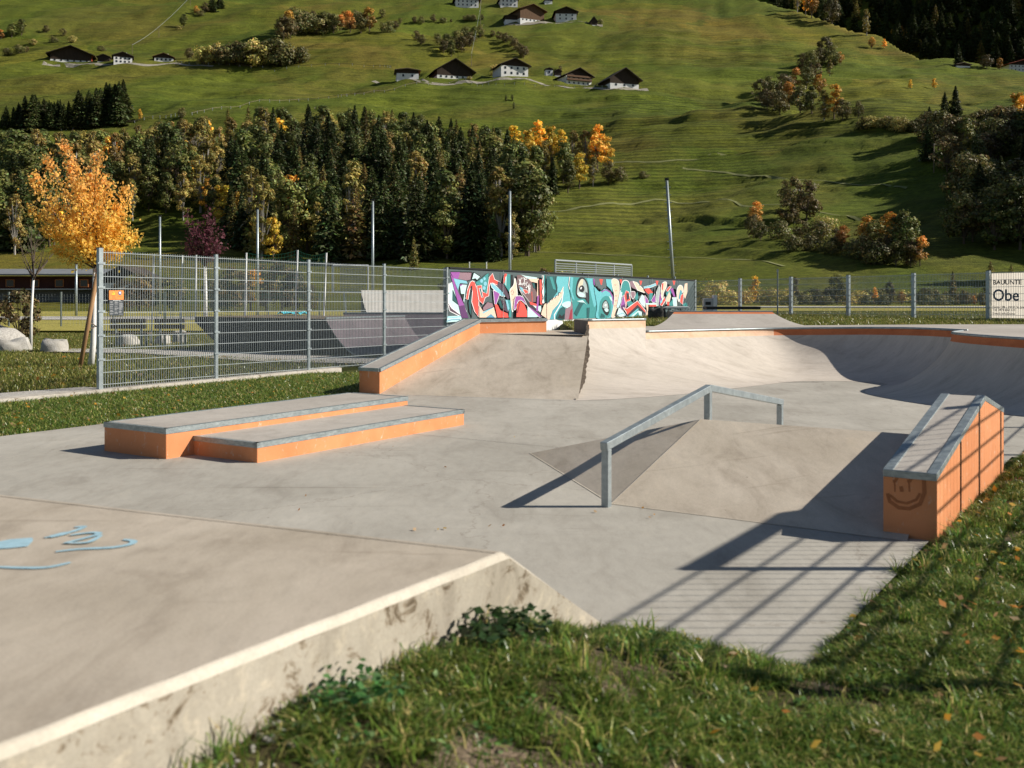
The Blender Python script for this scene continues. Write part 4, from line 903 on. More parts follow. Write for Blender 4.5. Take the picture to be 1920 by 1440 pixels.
# ------------------------------------------------------------------ paths, road, gravel on the land
def drape(name, px, width, m, y0=120., lift=.12):
    pts = [hill_at(x, y, y0) for x, y in px]; q = dense([tuple(p) for p in pts], 8); L = []
    for i, p in enumerate(q):
        a = Vector(q[max(i - 1, 0)]); b = Vector(q[min(i + 1, len(q) - 1)]); d = b - a; d.z = 0; d.normalize(); nn = Vector((-d.y, d.x, 0)) * width / 2
        r_ = []
        for s in (1, 0, -1):
            X, Y = p[0] + nn.x * s, p[1] + nn.y * s; r_.append((X, Y, float(H(X, Y)) + lift))
        L.append(r_)
    return structure(MB().grid(L), name, m)
pathm = surf("mown_field_edge", (.15, .165, .05), (.21, .21, .085), .6, .95, 0, 0, fineamt=.4)
drape("path", [(1000, 395), (1080, 391), (1160, 383), (1250, 376), (1330, 379), (1420, 388)], .9, pathm)
drape("path", [(960, 476), (1040, 474), (1130, 478), (1220, 482), (1310, 484), (1400, 488), (1470, 500)], .8, pathm)
drape("path", [(1420, 384), (1500, 392), (1600, 408), (1700, 422)], .8, pathm)
drape("path", [(1280, 315), (1340, 322), (1450, 334), (1560, 342), (1700, 353)], 1.0, pathm)
drape("path", [(1150, 305), (1230, 304), (1300, 300), (1420, 283)], .8, pathm)
lane = surf("farm_lane_gravel", (.22, .2, .15), (.34, .31, .25), .6, .95, 0, 0, fineamt=.4)
drape("farm_lane", [(700, 152), (790, 152), (870, 152), (935, 148), (1000, 152), (1050, 161), (1130, 166), (1215, 168)], 2.6, lane)
drape("farm_lane", [(905, 50), (960, 46), (1030, 44), (1090, 42), (1130, 48)], 2.4, lane)
drape("farm_lane", [(80, 119), (180, 120), (260, 121), (330, 119), (400, 124)], 2.2, lane)
def strip_sheet(name, x0, x1, y0, y1, m, lift, nx=40, hole=None):
    rows = [[(x, y, float(H(x, y)) + lift) for x in np.linspace(x0, x1, nx)] for y in np.linspace(y0, y1, 5)]
    return structure(MB().grid(rows), name, m, True)
fieldm = lawn_mat("dry_field_grass", (.26, .24, .055), (.40, .34, .10))
strip_sheet("field", 6, 60, 44.2, 53.4, fieldm, .05); strip_sheet("field", 10, 60, 57.4, 66, fieldm, .05)
strip_sheet("field", -70, -2, 44.2, 62.8, fieldm, .05); strip_sheet("field", -85, -5, 72.2, 96, fieldm, .05)
strip_sheet("road", 13, 60, 53.6, 57.2, M['asphalt'], .10)
strip_sheet("gravel_track", -70, -9, 63, 72, M['gravel'], .07)
gpatch = MB(); gpatch.poly([(-10.2, 27.6, .005), (-6.0, 24.2, .005), (-3.0, 23.3, .005), (-2.0, 24.6, .005), (-3.3, 25.6, .005), (-9.6, 29.4, .005)])
gpatch.poly([(-13, 28.3, .004), (-10.3, 27.6, .004), (-9.7, 29.3, .004), (-13, 29.9, .004)])
structure(gpatch, "gravel_path", M['gravel'])
gp2 = MB(); a = fl(-2.2); b = fl(.1); q = [a - FN * .2, b - FN * .2, b - FN * .75, a - FN * 1.5]; gp2.poly([(p.x, p.y, .012) for p in q]); structure(gp2, "gravel_verge", M['gravel'])

# ------------------------------------------------------------------ things behind the left fence
def blob(c, r, seed, n=10, squash=.6):
    """an uneven boulder"""
    g = np.random.default_rng(seed); m = MB(); rows = []; ph = g.uniform(0, 6.28, 6)
    for i in range(n + 1):
        th = math.pi * i / n; row = []
        for j in range(2 * n + 1):
            a = 2 * math.pi * (j % (2 * n)) / (2 * n); d = Vector((math.sin(th) * math.cos(a), math.sin(th) * math.sin(a), math.cos(th)))
            k = 1 + .16 * math.sin(2 * a + ph[0]) * math.sin(th) + .12 * math.sin(3 * d.x + ph[1]) + .10 * math.sin(5 * d.y + ph[2]) + .08 * math.sin(7 * d.z + 4 * d.x + ph[3])
            row.append((c[0] + r[0] * d.x * k, c[1] + r[1] * d.y * k, c[2] + r[2] * min(d.z, .62) * k))
        rows.append(row)
    return m.grid(rows)
for i, (px, py, w_, h_, lb) in enumerate(((96, 662, 52, 22, "rounded pale boulder on the lawn to the left of the orange maple"), (14, 660, 62, 22, "flat topped boulder at the foot of the dirt mound"),
                                     (238, 650, 44, 18, "pale stone block under the bench nearest the fence post"), (300, 648, 36, 15, "low pale stone between the two benches"), (334, 645, 26, 20, "pale rock under the far bench"))):
    p = at(px, py, -.05); k = p.y / F
    tag(blob((p.x, p.y + .2, .0), (w_ * k / 2, w_ * k / 2.6, h_ * k * 1.5), 40 + i).build("boulder", M['stone'], None, True), lb, "boulder", "pale boulders on the lawn")
m = blob((-17.0, 31.5, -.3), (1.9, 1.6, 1.6), 77, 16); tag(m.build("dirt_mound", M['gravel'], None, True), "bare gravelly dirt mound at the left edge of the lawn", "dirt pile")

def bench(px0, px1, pyb, lb):
    a = at(px0, pyb, -.05); b = at(px1, pyb, -.05); T = thing("park_bench", lb, "bench", tuple(a.lerp(b, .5)), "wooden benches beside the black ramp")
    d = (b - a).normalized(); nn = Vector((-d.y, d.x, 0))
    m = MB()
    for o in (-.16, 0, .16): m.bar(a + nn * o + Vector((0, 0, .45)), b + nn * o + Vector((0, 0, .45)), .13, .04)
    m.build("seat", M['woodp'], T)
    m = MB()
    for z in (.66, .84): m.bar(a - nn * .26 + Vector((0, 0, z)), b - nn * .26 + Vector((0, 0, z)), .035, .13)
    m.build("backrest", M['woodp'], T)
    for s in (.15, .85):
        p = a.lerp(b, s); m = MB(); m.bar(p - nn * .26 + Vector((0, 0, .9)), p - nn * .16 - Vector((0, 0, .02)), .05, .05); m.bar(p + nn * .18 + Vector((0, 0, .43)), p + nn * .22 - Vector((0, 0, .02)), .05, .05); m.bar(p - nn * .2 + Vector((0, 0, .42)), p + nn * .2 + Vector((0, 0, .42)), .04, .04); m.build("leg", M['galv'], T)
bench(212, 280, 652, "wooden bench with two back planks nearest the left fence post")
bench(296, 352, 652, "wooden bench beside the black side of the ramp")

# mini ramp, its side's shade put into a black colour, then the purple and pale quarters behind it
mr = thing("mini_ramp", "plywood mini ramp with shade-blackened side behind the left fence with curved end", "skate ramp", (-7, 28, 0))
L0 = Vector((-9.24, 29.5, 0)); dv = -v; wd = u * 3.2
prof = [(1.3, 0), (6.64, 0.0)] + [(6.64 - 1.44 * s, .97 * s ** 2.1) for s in np.linspace(.08, 1, 12)] + [(0, .97), (0, .84)]
def pp(s, z, k): return L0 + dv * s + wd * k + Vector((0, 0, z - .03))
m = MB(); m.poly([pp(s, z, 0) for s, z in prof]); m.poly([pp(s, z, 1) for s, z in prof][::-1]); m.poly([pp(0, .84, 1), pp(0, .84, 0), pp(0, .97, 0), pp(0, .97, 1)]); m.poly([pp(1.3, 0, 1), pp(1.3, 0, 0), pp(0, .84, 0), pp(0, .84, 1)]); m.build("side_panel", M['ndark'], mr)
m = MB(); m.grid([[pp(6.64 - 1.44 * s, .97 * s ** 2.1 + .012, -.01), pp(6.64 - 1.44 * s, .97 * s ** 2.1 + .012, 1.01)] for s in np.linspace(0, 1, 14)]); m.build("riding_surface", M['purple_ply'], mr, True)
m = MB(); m.poly([pp(5.2, .985, 0), pp(5.2, .985, 1), pp(0, .985, 1), pp(0, .985, 0)]); m.build("deck", M['woodp'], mr)
MB().tube([pp(5.2, 1.0, -.01), pp(5.2, 1.0, 1.01)], .03, 6).build("coping", M['galv'], mr)
m = MB(); m.grid([[pp(6.62 - 1.44 * s, .97 * s ** 2.1 + .03, -.012), pp(6.66 - 1.44 * s, .97 * s ** 2.1 - .03, -.012)] for s in np.linspace(0, 1, 14)]); m.build("edge_strip", M['galv'], mr)
q1 = thing("mini_ramp", "wide purple grey quarter pipe behind the third fence bay", "skate ramp", (-2, 28, 0))
co = dense([(-5.2, 31.2, 1.0), (-2.5, 31.2, 1.0), (.9, 31.0, 1.0)], 5); fo = dense([(-3.9, 26.6), (-2.6, 26.5), (-1.25, 26.6)], 5)
MB().grid(strip(co, fo, 14, p=1.9)).build("riding_surface", M['purple_ply'], q1, True)
m = MB(); m.grid([[(c[0], c[1], 1.005), (c[0], c[1] + 1.6, 1.005)] for c in co]); m.build("deck", M['dark_conc'], q1); MB().tube([(c[0], c[1], 1.02) for c in co], .03, 6).build("coping", M['galv'], q1)
q3 = thing("mini_ramp", "tall sunlit cream coloured quarter pipe farthest back behind the fence", "skate ramp", (-3, 35, 0))
co = dense([(-5.4, 36.2, .8), (-3, 36.2, .8), (2.4, 36.2, .8)], 4); fo = dense([(-4.7, 33.2), (-2.5, 33.2), (2.2, 33.2)], 4)
MB().grid([[(x, y, z + .95) for x, y, z in r_] for r_ in strip(co, fo, 12, p=1.8)]).build("riding_surface", M['pale_ply'], q3, True)
m = MB()
for rr_ in (strip(co, fo, 12, p=1.8)[0], strip(co, fo, 12, p=1.8)[-1]):
    for a, b in zip(rr_[:-1], rr_[1:]): m.poly([(a[0], a[1], a[2] + .95), (b[0], b[1], b[2] + .95), (b[0], b[1], -.05), (a[0], a[1], -.05)])
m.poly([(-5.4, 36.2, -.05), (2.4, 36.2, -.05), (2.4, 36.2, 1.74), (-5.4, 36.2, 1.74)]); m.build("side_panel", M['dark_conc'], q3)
# clutter lying on the ramp deck
pt = at(535, 590, .99); T = MB(); rngc = np.random.default_rng(5)
rows = [[(pt.x - 1.0 + .75 + .1 * i - .0, pt.y + .25 * j, .97 + .10 * math.sin(i * 1.3 + j) ** 2 + .03 * rngc.random()) for i in range(9)] for j in range(4)]
tag(T.grid(rows).build("plastic_sheet", M['tarp'], None), "crumpled turquoise plastic sheet lying on the black ramp deck", "plastic sheet")

# cage goal on posts
def PB(px, py, D): return atD(px, py, D)
T = thing("slatted_goal_frame", "white steel frame with many horizontal slats standing behind the ramps", "goal frame", tuple(PB(655, 552, 45)))
m = MB(); D = 45
for x in (624, 690): m.tube([PB(x, 498, D), PB(x, 548, D)], .045, 8)
for y in (498, 548): m.tube([PB(624, y, D), PB(690, y, D)], .045, 8)
m.build("frame", M['white'], T); m = MB()
for y in np.arange(502, 547, 3.2): m.tube([PB(637, y, D), PB(686, y, D)], .016, 6)
m.bar(PB(637, 500, D), PB(637, 547, D), .04, .04); m.build("slats", M['wire'], T)
m = MB()
for x in (690, 645): m.tube([PB(x, 548, D), PB(x + 4, 592, D)], .045, 8); m.build("leg", M['white'], T); m = MB()

# green practice nets on thin posts
def net(name, lb, posts, D, bot, rows_=13, sagpx=7, group="green sagging nets behind the fence"):
    T = thing(name, lb, "net", tuple(PB(posts[0][0], 552, D)), group)
    for (xt, yt, xb, yb) in posts: MB().tube([PB(xt, yt, D), PB(xb, yb, D)], .028, 6).build("post", M['white'], T)
    for (a, b) in zip(posts[:-1], posts[1:]):
        m = MB()
        for k in range(rows_):
            s = k / (rows_ - 1); L = []
            for j in range(9):
                t_ = j / 8; x = a[0] + (b[0] - a[0]) * t_; y = a[1] + (b[1] - a[1]) * t_ + (bot - a[1]) * s + 4 * sagpx * t_ * (1 - t_) * (1 - s)
                L.append(PB(x, y, D))
            m.tube(L, .006, 3)
        for j in range(1, 16):
            t_ = j / 16; x = a[0] + (b[0] - a[0]) * t_; y = a[1] + (b[1] - a[1]) * t_ + 4 * sagpx * t_ * (1 - t_); m.tube([PB(x, y, D), PB(x, bot, D)], .004, 3)
        m.build("netting", M['netg'], T)
net("practice_net", "green net with sagging top between thin white posts behind the second fence bay", [(462, 474, 459, 596), (558, 469, 551, 676), (612, 474, 604, 668)], 30.5, 560)
net("practice_net", "faint green net on four thin posts behind the fence bay nearest the maple", [(289, 476, 283, 655), (342, 479, 338, 640), (368, 478, 366, 596), (462, 484, 460, 596)], 33, 600, 20, 4)
net("practice_net", "small green net rising above the left end of the graffiti", [(880, 491, 880, 560), (912, 491, 912, 560)], 48, 520, 6, 5)

# long dark clubhouse far left
T = thing("clubhouse", "long low dark red clubhouse with grey base behind the bare tree", "building", (-70, 130, 0))
b_ = MB().box((-84, 136, 1.1), (60, 10, 2.3)); b_.build("base_wall", surf("grey_rendered_wall", (.10, .105, .115), (.15, .155, .16), .5, .8, 0, 0), T)
MB().box((-84, 136.4, 3.1), (59.6, 9.4, 1.75)).build("wall", surf("dark_red_boards", (.055, .018, .013), (.09, .03, .02), .8, .8, 0, 0), T)
MB().hexa([(-114.5, 129.2, 4.02), (-53.2, 129.2, 4.02), (-53.2, 143, 4.6), (-114.5, 143, 4.6), (-114.5, 129.2, 4.22), (-53.2, 129.2, 4.22), (-53.2, 143, 5.2), (-114.5, 143, 5.2)]).build("roof", surf("grey_sheet_roof", (.16, .165, .18), (.24, .25, .26), .5, .5, 0, 0), T)
MB().box((-84, 130.3, 2.27), (60.4, 1.6, .12)).build("balcony", M['binm'], T)
for x in np.arange(-110, -55, 3.2):
    fr_ = MB().box((x, 131.66, 3.05), (1.15, .1, 1.0)).build("window", M['owood'], T); MB().box((x, 131.6, 3.05), (.9, .04, .8)).build("pane", M['hglass'], fr_)
T = thing("chalet", "small dark chalet with white balcony boards behind the left fence post", "building", (-49, 128, 0))
MB().box((-49.2, 131, 1.6), (6.2, 6, 3.2)).build("wall", M['hwood'], T)
m = MB(); m.hexa([(-53, 127, 3.1), (-49.2, 127, 5.0), (-49.2, 135, 5.0), (-53, 135, 3.1), (-53, 127, 3.3), (-49.2, 127, 5.2), (-49.2, 135, 5.2), (-53, 135, 3.3)]); m.hexa([(-49.2, 127, 5.0), (-45.4, 127, 3.1), (-45.4, 135, 3.1), (-49.2, 135, 5.0), (-49.2, 127, 5.2), (-45.4, 127, 3.3), (-45.4, 135, 3.3), (-49.2, 135, 5.2)]); m.build("roof", M['hroof'], T)
m = MB()
for i in range(5): m.box((-51.1 + i * .98, 127.0, 2.65), (.9, .06, .75))
m.build("balcony", M['white'], T)

# low wire fence round the far lawn
T = thing("wire_fence", "low wire fence on thin grey posts round the far lawn at left", "fence", (-24, 51, 0))
px_ = list(np.arange(-30, -6.5, 2.55)); m = MB()
for x in px_: MB().box((x, 50 + .03 * (x + 30), .8), (.07, .07, 1.85)).build("post", M['galv'], T)
for z in np.arange(.15, 1.65, .15): m.tube([(px_[0], 50, z), (px_[-1], 50 + .03 * (px_[-1] + 30), z)], .004, 3)
for x in np.arange(-30, -7, .15): m.tube([(x, 50 + .03 * (x + 30), .05), (x, 50 + .03 * (x + 30), 1.62)], .003, 3)
m.build("wire_panel", M['dwire'], T)

# tall poles of the ball-catcher line
for px, top, D, lb, lean in ((300, 405, 82, "tall bare steel pole between the maple and the purple tree", 0), (483, 391, 75, "tall bare steel pole above the second fence bay", 0), (699, 375, 68.5, "tall bare steel pole above the third fence bay", 0), (956, 356, 61.5, "tall bare steel pole above the middle of the graffiti", 0), (1250, 336, 56, "tall dark climbing pole leaning left above the right end of the graffiti", 16), (143, 494, 75, "short bare steel pole behind the maple stake", 0)):
    a = PB(px + lean, 552, D); zb_ = float(H(a.x, a.y)); a.z = zb_ - .2; b = PB(px, top, D)
    T = thing("pole", lb, "pole", tuple(a), "tall steel poles behind the park")
    MB().tube([a, b], .10, 8, r1=.075).build("shaft", M['galv'] if px != 1250 else M['steel'], T, True)
    m = MB(); m.box((b.x, b.y, b.z), (.2, .2, .12))
    m.build("cap", M['black'], T)
    if px == 1250:
        m = MB()
        for k in range(4, 34, 2): p = a.lerp(b, k / 34); m.bar(p - Vector((.2, 0, 0)), p + Vector((.2, 0, 0)), .035, .035)
        m.build("climbing_rungs", M['galv'], T)

# louvred screen behind the graffiti wall
T = thing("louvre_screen", "white framed screen with dark horizontal louvres behind the graffiti wall", "screen", tuple(PB(1110, 552, 48)))
def LS(x, f): return PB(x, (488 + (x - 1041) * .064) * (1 - f) + 535 * f, 48 + (x - 1041) * .02)
m = MB(); m.tube([LS(1041, 0), LS(1184, 0)], .05, 8); m.build("top_rail", M['wire'], T)
for x in (1041, 1080, 1116.5, 1151, 1184): m = MB(); m.tube([LS(x, 0), LS(x, 1.25)], .045, 8); m.build("post", M['wire'], T)
m = MB()
for f in np.linspace(.12, 1.05, 11): m.bar(LS(1041, f), LS(1184, f), .03, .05)
m.build("louvre", M['dwire'], T)

# machine, stone bench and gabions right of the graffiti wall
p = Vector((7.35, 37.5, .85)); T = thing("metal_cabinet", "grey metal cabinet with white front standing at the right end of the graffiti", "cabinet", tuple(p))
MB().box((p.x - .1, p.y, p.z + .3), (.36, .3, .62)).build("body", M['binm'], T, bevel=.01); MB().box((p.x + .14, p.y - .02, p.z + .36), (.13, .3, .74)).build("side_panel", M['white'], T); MB().box((p.x - .12, p.y - .152, p.z + .42), (.2, .01, .12)).build("slot", M['black'], T)
p = atD(1231, 590, 31.5); p.z = .84; tag(blob((p.x, p.y, p.z + .1), (.24, .24, .36), 91).build("stone_block", surf("dark_stone", (.03, .03, .028), (.09, .085, .08), 9, .9, .6, .02), None, True), "dark stone block in the grass beneath the right end of the graffiti", "stone")
T = thing("stone_bench", "pale slab bench on stacked stones below the right end of the graffiti", "bench", (p.x + .85, p.y, .85))
MB().box((p.x + .62, p.y, 1.19), (.72, .4, .06)).build("seat", M['white'], T, bevel=.01); m = MB()
for i in range(9): blob_ = blob((p.x + .3 + .08 * i, p.y - .05, .98 + .05 * (i % 2)), (.08, .1, .1), 100 + i, 5); k0 = len(m.v); m.v += blob_.v; m.f += [tuple(j + k0 for j in f) for f in blob_.f]; m.m += blob_.m
m.build("stone_base", M['stone'], T)
T = thing("gabion_bench", "long low dark slab on stacked stones behind the small quarter pipe", "bench", (6.8, 32, .85))
MB().box((7.15, 33, 1.16), (1.75, .6, .09)).build("seat", M['ndark'], T); m = MB()
for i in range(14): blob_ = blob((6.45 + .11 * i, 32.8, .98), (.09, .12, .12), 130 + i, 5); k0 = len(m.v); m.v += blob_.v; m.f += [tuple(j + k0 for j in f) for f in blob_.f]; m.m += blob_.m
m.build("stone_base", M['stone'], T)
# thin lamp-less post by the right fence
a = atD(1458, 590, 34.2); T = thing("marker_post", "thin dark post in front of the second bay of the right fence", "post", (a.x, a.y, .8))
MB().tube([(a.x, a.y, .75), (a.x, a.y, 2.42)], .022, 6).build("shaft", M['dwire'], T); MB().box((a.x, a.y, 2.4), (.05, .05, .1)).build("cap", M['wire'], T)

# ------------------------------------------------------------------ farm houses on the hillside
win_mesh = {}
def window(T, x, y, z, w_, h_, first):
    key = (round(w_, 2), round(h_, 2))
    if key not in win_mesh:
        o = MB().box((0, 0, 0), (w_, .12, h_)).box((0, -.07, 0), (w_ * .08, .04, h_)).build("window", M['hglass'], None); win_mesh[key] = o
        o.parent = T
    else:
        o = win_mesh[key].copy(); COL.objects.link(o); o.parent = T
    o.location = (x, y, z)
def house(px0, px1, pt, pb, label, white=.45, wood='hwood', rz=0.0, wins=(5, 1), deep=1.0, roof='hroof', pitch=.36, balcony=False, side=None, front=None, chim=True):
    b = hill_at((px0 + px1) / 2, pb); k = b.y / F; W = (px1 - px0) * k / 1.2; Hh = (pb - pt) * k; dd = W * deep
    T = thing("farmhouse", label, "farmhouse", tuple(b), "farmhouses scattered over the hillside", rz + .16)
    rise = min(W * pitch * .55, Hh * .6); he = Hh - rise; hw = he * white + .0; x0, x1 = -W / 2, W / 2
    if front: M_front = M[front]
    MB().box((0, dd / 2, (hw - 6) / 2), (W, dd, hw + 6)).build("wall", M['hwhite'], T, local=True)
    m = MB(); ov = .02
    m.poly([(x0, -ov, hw), (x1, -ov, hw), (x1, -ov, he), (0, -ov, Hh - .25), (x0, -ov, he)]); m.poly([(x1, dd, hw), (x0, dd, hw), (x0, dd, he), (0, dd, Hh - .25), (x1, dd, he)])
    m.poly([(x1, -ov, hw), (x1, dd, hw), (x1, dd, he), (x1, -ov, he)]); m.poly([(x0, dd, hw), (x0, -ov, hw), (x0, -ov, he), (x0, dd, he)])
    m.build("gable", [M[front or wood]], T, local=True)
    if side: MB().poly([(x1 + .03, 0, hw * .3), (x1 + .03, dd, hw * .3), (x1 + .03, dd, he - .1), (x1 + .03, 0, he - .1)]).build("side_cladding", M[side], T, local=True)
    oh = W * .1; sl = rise / (W / 2); ye = he - oh * sl; th = .28
    m = MB()
    for s in (-1, 1):
        P4 = [(s * (W / 2 + oh), -oh * 1.2, ye), (0, -oh * 1.2, Hh), (0, dd + oh, Hh), (s * (W / 2 + oh), dd + oh, ye)]
        if s > 0: P4 = P4[::-1]
        m.hexa([(x, y, z - th) for x, y, z in P4] + P4)
    rf = m.build("roof", M[roof], T, local=True)
    if chim: MB().box((W * .18, dd * .55, Hh - .2), (.8, .8, 1.8)).build("chimney", M['hwhite'], rf, local=True)
    n, rws = wins
    for r_ in range(rws):
        for i in range(n): window(T, x0 + W * (i + .7) / (n + .4), -.05, hw * (r_ + .62) / rws, .95, min(1.2, hw * .4 / rws + .3), False)
    if balcony:
        for z in balcony:
            MB().box((0, -.6, he * z), (W * .98, 1.1, .12)).build("balcony", M['hwood'], T, local=True); MB().box((0, -1.15, he * z + .5), (W * .98, .1, .9)).build("balcony_rail", M['bwood'], T, local=True)
    return T
house(90, 176, 86, 116, "big dark timber barn with white base at the far left of the hillside", .22, wins=(6, 1), rz=.12, side='hred', chim=False)
house(181, 207, 101, 116, "small windowless dark hut between the two left farmhouses", .04, wins=(0, 0), chim=False)
house(211, 250, 97, 119, "white farmhouse with dark gable to the right of the small dark hut", .75, wins=(4, 2), rz=.2)
house(287, 327, 99, 116, "low white house with reddish roof beside the round bare bush", .7, roof='bwood', wins=(4, 1), rz=.1)
house(850, 902, -12, 13, "white fronted house with red side cut by the top edge of the photo", .8, wins=(5, 2), side='hred')
house(935, 974, -10, 13, "white house just below the top edge left of the brown barn", .85, wins=(4, 2))
house(1020, 1037, -3, 7, "tiny white hut at the very top edge", .8, wins=(0, 0), chim=False)
house(968, 1028, 8, 41, "large brown timber barn with orange side standing highest in the middle", .2, wood='bwood', side='owood', rz=.28, wins=(6, 1), roof='bwood')
house(945, 973, 28, 42, "low open shed leaning against the brown barn", .4, wins=(0, 0), pitch=.1, chim=False)
house(1038, 1085, 13, 39, "white house with dark gable to the right of the brown barn", .72, wins=(3, 2), rz=-.1)
house(1106, 1121, 30, 47, "small pointed dark chapel hut right of the top white house", .05, wins=(0, 0), pitch=1.2, chim=False)
house(740, 789, 128, 148, "low shed with pale roof and red side at the left of the farm row", .6, wins=(2, 1), pitch=.12, side='hred', chim=False, roof='woodp')
house(812, 893, 110, 148, "huge dark timber barn with a row of windows in its white base", .33, wins=(6, 1), rz=.15, chim=False, pitch=.55)
house(933, 997, 109, 143, "tall white farmhouse with two window rows and a dark balcony", .86, wins=(4, 2), rz=.16, pitch=.4)
house(1022, 1038, 127, 142, "tiny pale hut between the white farmhouse and the chalet", .8, wins=(1, 1), pitch=.3, chim=False)
house(1039, 1054, 129, 143, "tiny dark hut between the white farmhouse and the chalet", .1, wins=(0, 0), pitch=.5, chim=False)
house(1053, 1117, 127, 159, "three storey chalet with pale balconies in the farm row", .8, wins=(5, 3), rz=.25, pitch=.45, balcony=(.38, .7))
house(1136, 1206, 127, 163, "dark barn with white base at the right end of the farm row", .36, wins=(3, 1), rz=.15, side='owood', pitch=.6, chim=False)
house(1884, 1952, 112, 135, "long white house with red roof at the right edge below the dark forest", .86, wins=(7, 2), roof='hred', pitch=.25)
house(1790, 1823, 117, 127, "low grey roofed shed in front of the dark forest", .5, wins=(0, 0), roof='woodp', pitch=.2, chim=False)

# masts and lines above the farms, rail fences on the meadows
def mast(px, py, h, lb):
    b = hill_at(px, py); T = thing("power_pole", lb, "power pole", tuple(b), "thin poles carrying the farm power line")
    MB().tube([b - Vector((0, 0, .5)), b + Vector((0, 0, h))], .16, 5, r1=.12).build("shaft", M['woodp'], T); MB().bar(b + Vector((-.5, 0, h - .3)), b + Vector((.5, 0, h - .3)), .12, .12).build("crossarm", M['woodp'], T); return b + Vector((0, 0, h))
t1 = mast(248, 101, 5.5, "thin power pole beside the left farmhouses"); t2 = mast(298, 70, 7, "thin power pole on the meadow above the left farmhouses"); t3 = mast(357, 11, 7, "thin power pole near the top edge by the dark trees")
t4 = mast(884, 124, 7, "thin power pole above the huge dark barn"); t5 = mast(901, 45, 12, "tall power pole left of the brown barn"); t6 = mast(902, 8, 9, "power pole at the top edge")
def line(lb, a, b):
    L = [a.lerp(b, s) - Vector((0, 0, 2.4 * s * (1 - s) * 1.3)) for s in np.linspace(0, 1, 12)]
    tag(MB().tube(L, .075, 4).build("power_line", M['wire'], None), lb, "power line", "farm power lines")
line("pale wire rising from the left farmhouses", t1, t2); line("pale wire climbing to the dark trees at the top edge", t2, t3); line("pale wire above the huge dark barn", t4, t5); line("pale wire leaving at the top edge near the white house", t5, t6)
t7 = mast(1751, 325, 8, "thin pole in the shaded meadow at right"); t8 = t7 + Vector((30, 40, 8))
line("thin wire running into the dark wood at right", t7, t8)
def rail_fence(px, lb, m='woodp'):
    q = dense([tuple(hill_at(x, y)) for x, y in px], 6); T = thing("pasture_fence", lb, "fence", q[0], "pasture fences on the hillside"); a = MB(); b = MB(); acc = 0
    top = [Vector((p[0], p[1], float(H(p[0], p[1])) + 1.0)) for p in q]
    for i in range(len(top) - 1):
        a.bar(top[i], top[i + 1], .09, .14); n_p = max(1, int((top[i + 1] - top[i]).length / 4))
        for k in range(n_p): p = top[i].lerp(top[i + 1], k / n_p); b.box((p.x, p.y, p.z - .5), (.17, .17, 1.5))
    a.build("rail", M[m], T); o = b.build("posts", M['binm'], T); o['kind'] = 'stuff'
rail_fence([(115, 245), (200, 234), (300, 222), (345, 219)], "pasture fence below the dark spruce clump"); rail_fence([(360, 216), (450, 203), (560, 190), (660, 180)], "pasture fence above the autumn wood")
rail_fence([(640, 182), (740, 170), (860, 152), (930, 160), (1040, 163), (1140, 166)], "pasture fence below the row of farms"); rail_fence([(330, 117), (430, 122), (560, 127), (700, 126), (735, 128)], "pasture fence along the dark hedge"); rail_fence([(1715, 94), (1740, 104), (1765, 118)], "pale rail fence along the crest before the dark forest", 'wire')

# ------------------------------------------------------------------ tree kinds
def conifer_mesh(name, seed, h=20., rad=3.2, n=1500, c=(.022, .040, .016), loose=0.0):
    g = np.random.default_rng(seed); t = g.random(n) ** 1.25 * .95 + .05; lay = .62 + .38 * np.abs(np.sin(t * h * 1.15 + g.normal(0, .25, n)))
    rr = rad * np.minimum(1, 1.25 * (1 - t) ** .72) * lay * (1 + .18 * g.normal(size=n)); ang = g.random(n) * 6.283; az = 1 + .18 * np.sin(3 * ang + seed) + .12 * np.sin(2 * ang + t * 9); r = rr * az * np.sqrt(.22 + .78 * g.random(n))
    C = np.stack([r * np.cos(ang), r * np.sin(ang), t * h * .985 + .3 - r * .22], 1)
    U = np.stack([np.cos(ang), np.sin(ang), -.35 + .25 * g.normal(size=n)], 1) + .35 * g.normal(size=(n, 3)); U = unit(U); W = unit(np.cross(U, unit(g.normal(size=(n, 3)) * .45 + np.stack([.55 * np.cos(ang), .55 * np.sin(ang), .8 * np.ones(n)], 1))))
    L = (.28 + .62 * (1 - t)) * (.7 + .6 * g.random(n)) * h / 20; B = L * .5
    V = kites(C, U, W, L, B); col = np.array(c) * (.55 + .9 * g.random((n, 1))) * (1 + .15 * g.normal(size=(n, 3)))
    tq = tube_quads([(0, 0, -1), (0, 0, h * .55), (0, 0, h * .97)], .24 * h / 20, .04, 5)
    return quads_object(name, np.concatenate([V, tq]), [M['needle'], M['bark']], np.concatenate([np.abs(col), np.full((len(tq), 3), .1)]), np.r_[np.zeros(n), np.ones(len(tq))], link=False).data
